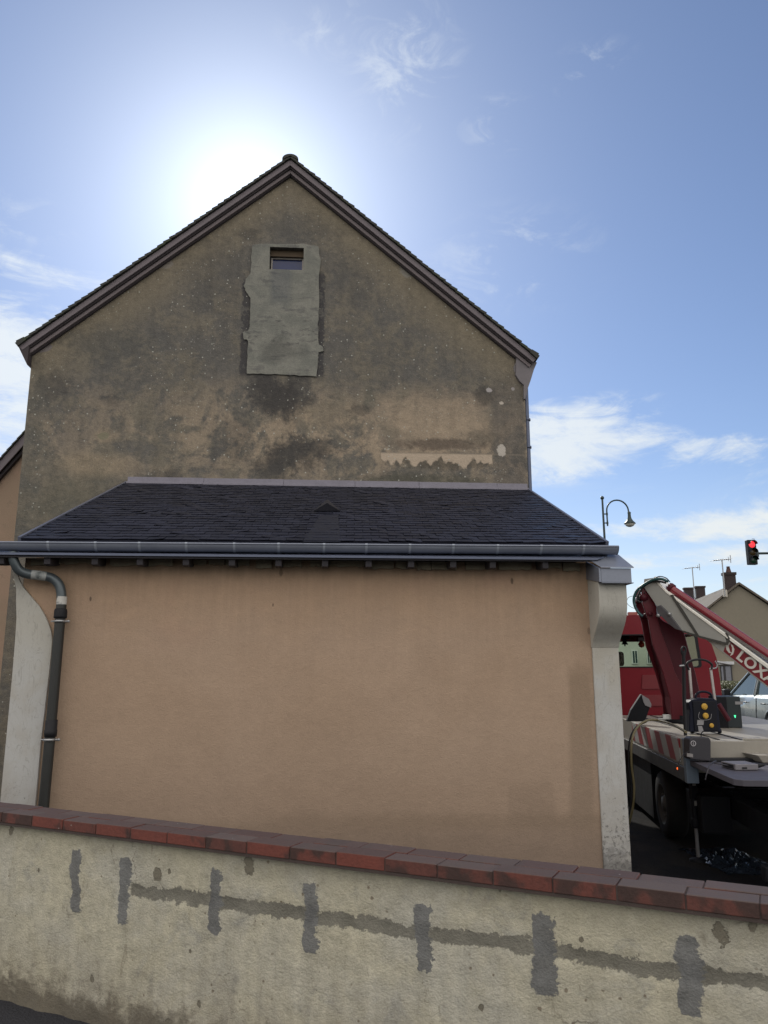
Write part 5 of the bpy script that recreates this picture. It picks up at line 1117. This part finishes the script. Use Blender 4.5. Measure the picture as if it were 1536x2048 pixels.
chim('', cc_ + hu * .22, chx, 4.3, HQ(1462, 1149).z, 'dark brick chimney with pot on the tan gabled house')
def antenna(px, ptop, pbot, pa, pb, Y, lab):
    t = thing('tv_antenna', atY(px, pbot, Y), lab, 'antenna', None)
    m = MB(); a = atY(px, pbot, Y); b_ = atY(px, ptop, Y); x_ = (a.x + b_.x) / 2; m.tube([(x_, Y, a.z), (x_, Y, b_.z)], .028, 8); build('mast', m, M_STEEL, t)
    m = MB(); c0_ = atY(pa, ptop + 3, Y); c1_ = atY(pb, ptop, Y); m.tube([c0_, c1_], .020, 6)
    for k in range(7): q = lerp(c0_, c1_, k / 6.5); m.tube([q - Vector((0, .25, .0)), q + Vector((0, .25, .0))], .010, 5)
    m.tube([c1_ + Vector((0, 0, .18)), c1_ - Vector((0, 0, .18))], .018, 6); m.tube([c1_ + Vector((-.1, 0, .1)), c1_ - Vector((.1, 0, .1))], .012, 6); build('boom', m, M_STEEL, t)
antenna(1447, 1118, 1192, 1426, 1461, 33.9, 'television antenna on the mast beside the brick chimney')
antenna(1387, 1134, 1200, 1369, 1399, 40, 'television antenna standing between the two distant chimneys')
m = MB(); q_ = HQ(1450, 1187, -.2); m.box(q_, (.09, .06, .16), (hwv, hu, ZZ)); build('vent_stub', m, worn('pale_stub', (.5, .48, .42), .7), fh_, bevel=.01)
# glazed door, lintel on the gable
a_ = HQ(1440, 1331, -.03); b_ = HQ(1466, 1366, -.03)
def hbox(mb, P, Q, d0, d1): # rectangle on the gable between two corner points
    v0 = (P - HP).dot(hwv); v1 = (Q - HP).dot(hwv); c = HP + hwv * (v0 + v1) / 2 + hu * (d0 + d1) / 2 + ZZ * ((P.z + Q.z) / 2); return mb.box(c, (abs(v1 - v0) / 2, abs(d1 - d0) / 2, abs(P.z - Q.z) / 2), (hwv, hu, ZZ))
m = MB(); hbox(m, a_, b_, -.06, .02); wd_ = build('glazed_door', m, worn('dark_door_frame', (.03, .03, .033), .5), fh_)
for (x0_, x1_) in ((1441.5, 1448), (1450, 1463)):
    m = MB(); hbox(m, HQ(x0_, 1333, -.03), HQ(x1_, 1365, -.03), -.075, -.061); build('pane', m, worn('curtained_pane', (.17, .18, .21), .3, 0, .15, 3), wd_)
m = MB(); hbox(m, HQ(1436, 1323, -.03), HQ(1467, 1329, -.03), -.16, .02); build('lintel', m, worn('pale_lintel', (.55, .57, .58), .6), fh_)
# rear house with two stacks
rh = thing('distant_house', atY(1388, 1340, 50), 'dark slate-roofed house with two chimneys behind the tan gabled house', 'house'); RY = 50
a_ = atY(1355, 1204, RY); b_ = atY(1440, 1204, RY); rz_ = atY(1388, 1184, RY).z
m = MB(); m.hexa([Vector((a_.x - 3, RY, -.5)), Vector((b_.x + 1, RY, -.5)), Vector((b_.x + 1, RY + 8, -.5)), Vector((a_.x - 3, RY + 8, -.5))], [Vector((a_.x - 3, RY, a_.z - 1.2)), Vector((b_.x + 1, RY, a_.z - 1.2)), Vector((b_.x + 1, RY + 8, a_.z - 1.2)), Vector((a_.x - 3, RY + 8, a_.z - 1.2))]); build('wall', m, M_FARW, rh)
x0_, x1_ = atY(1365, 1190, RY).x, b_.x + 1
m = MB(); m.add([(x0_ - .0, RY - .3, a_.z - 1.6), (x1_, RY - .3, a_.z - 1.6), (x1_, RY + 8.3, a_.z - 1.6), (x0_, RY + 8.3, a_.z - 1.6), (x0_ + .0, RY + 4, rz_), (x1_ - .5, RY + 4, rz_)], [(0, 1, 5, 4), (2, 3, 4, 5), (1, 2, 5), (3, 0, 4), (0, 3, 2, 1)]); build('roof', m, worn('far_slate', (.04, .045, .06), .6, 0, .2, 2), rh)
for (pa, pb, pt_, lab) in ((1367, 1386, 1174, 'left dark chimney of the distant slate-roofed house'), (1390, 1409, 1171, 'right dark chimney of the distant slate-roofed house')):
    a_ = atY(pa, pt_ + 4, RY + 3.6); b_ = atY(pb, pt_ + 4, RY + 3.6); c = Vector(((a_.x + b_.x) / 2, RY + 3.6, 0)); chim('', c, (b_.x - a_.x) / 2 / 1.16, a_.z - 2.6, a_.z - .02, lab, False)
# low pale building seen through the cab windows
lbld = thing('low_building', atY(1320, 1345, 38), 'low pale building across the street seen through the truck cab windows', 'building')
LB0, LB1 = atY(1215, 1246, 38), atY(1372, 1246, 38)
m = MB(); m.bb(LB0.x - 4, LB1.x, 38, 44, -.5, LB0.z - .25); build('wall', m, worn('pale_far_wall', (.50, .50, .44), .9, 0, .15, 1.2), lbld)
m = MB(); m.add([(LB0.x - 4.2, 37.7, LB0.z - .3), (LB1.x + .2, 37.7, LB0.z - .3), (LB1.x + .2, 44.3, LB0.z - .3), (LB0.x - 4.2, 44.3, LB0.z - .3), (LB0.x - 3, 41, LB0.z + .1), (LB1.x - 1, 41, LB0.z + .1)], [(0, 1, 5, 4), (2, 3, 4, 5), (1, 2, 5), (3, 0, 4), (0, 3, 2, 1)]); build('roof', m, M_FROOF, lbld)
for k, (p0_, p1_) in enumerate(((1262, 1276), (1292, 1303), (1330, 1344))):
    a_ = atY(p0_, 1300, 38); b_ = atY(p1_, 1328, 38); m = MB(); m.bb(a_.x, b_.x, 37.94, 38.02, b_.z, a_.z); wn_ = build('window', m, worn('white_far_frame', (.6, .6, .58), .6), lbld)
    m = MB(); m.bb(a_.x + .05, (a_.x + b_.x) / 2 - .02, 37.925, 37.939, b_.z + .05, a_.z - .05); m.bb((a_.x + b_.x) / 2 + .02, b_.x - .05, 37.925, 37.939, b_.z + .05, a_.z - .05); build('pane', m, M_CARGL, wn_)
# hedge
random.seed(5); HY = 25.5
h0 = atY(1418, 1363, HY); h1 = atY(1506, 1363, HY); m = MB()
for i in range(9000):
    x_ = random.uniform(h0.x, h1.x); y_ = random.uniform(HY, HY + 1.1); zt_ = h0.z + .06 * mnoise.noise(Vector((x_ * 2, y_ * 2, 0)))
    z_ = gz(0, HY) + (zt_ - gz(0, HY)) * (random.random() ** .5); c = Vector((x_, y_ - .12 * mnoise.noise(Vector((x_ * 3, z_ * 3, 4))), z_))
    a = Vector((random.gauss(0, 1), random.gauss(0, 1), random.gauss(0, 1))).normalized(); b_ = a.orthogonal().normalized(); s_ = random.uniform(.02, .045)
    m.add([c - a * s_, c + b_ * s_ * .5, c + a * s_, c - b_ * s_ * .5], [(0, 1, 2, 3)])
def m_leaf(n, b):
    i = n.island(); n.put(b.inputs['Base Color'], n.mix(i, (.045, .065, .022), (.12, .12, .05))); b.inputs['Roughness'].default_value = .6
hg = build('hedge', m, material('hedge_leaf', m_leaf)); tag(hg, 'clipped dark green hedge in front of the tan house behind the car', 'hedge')
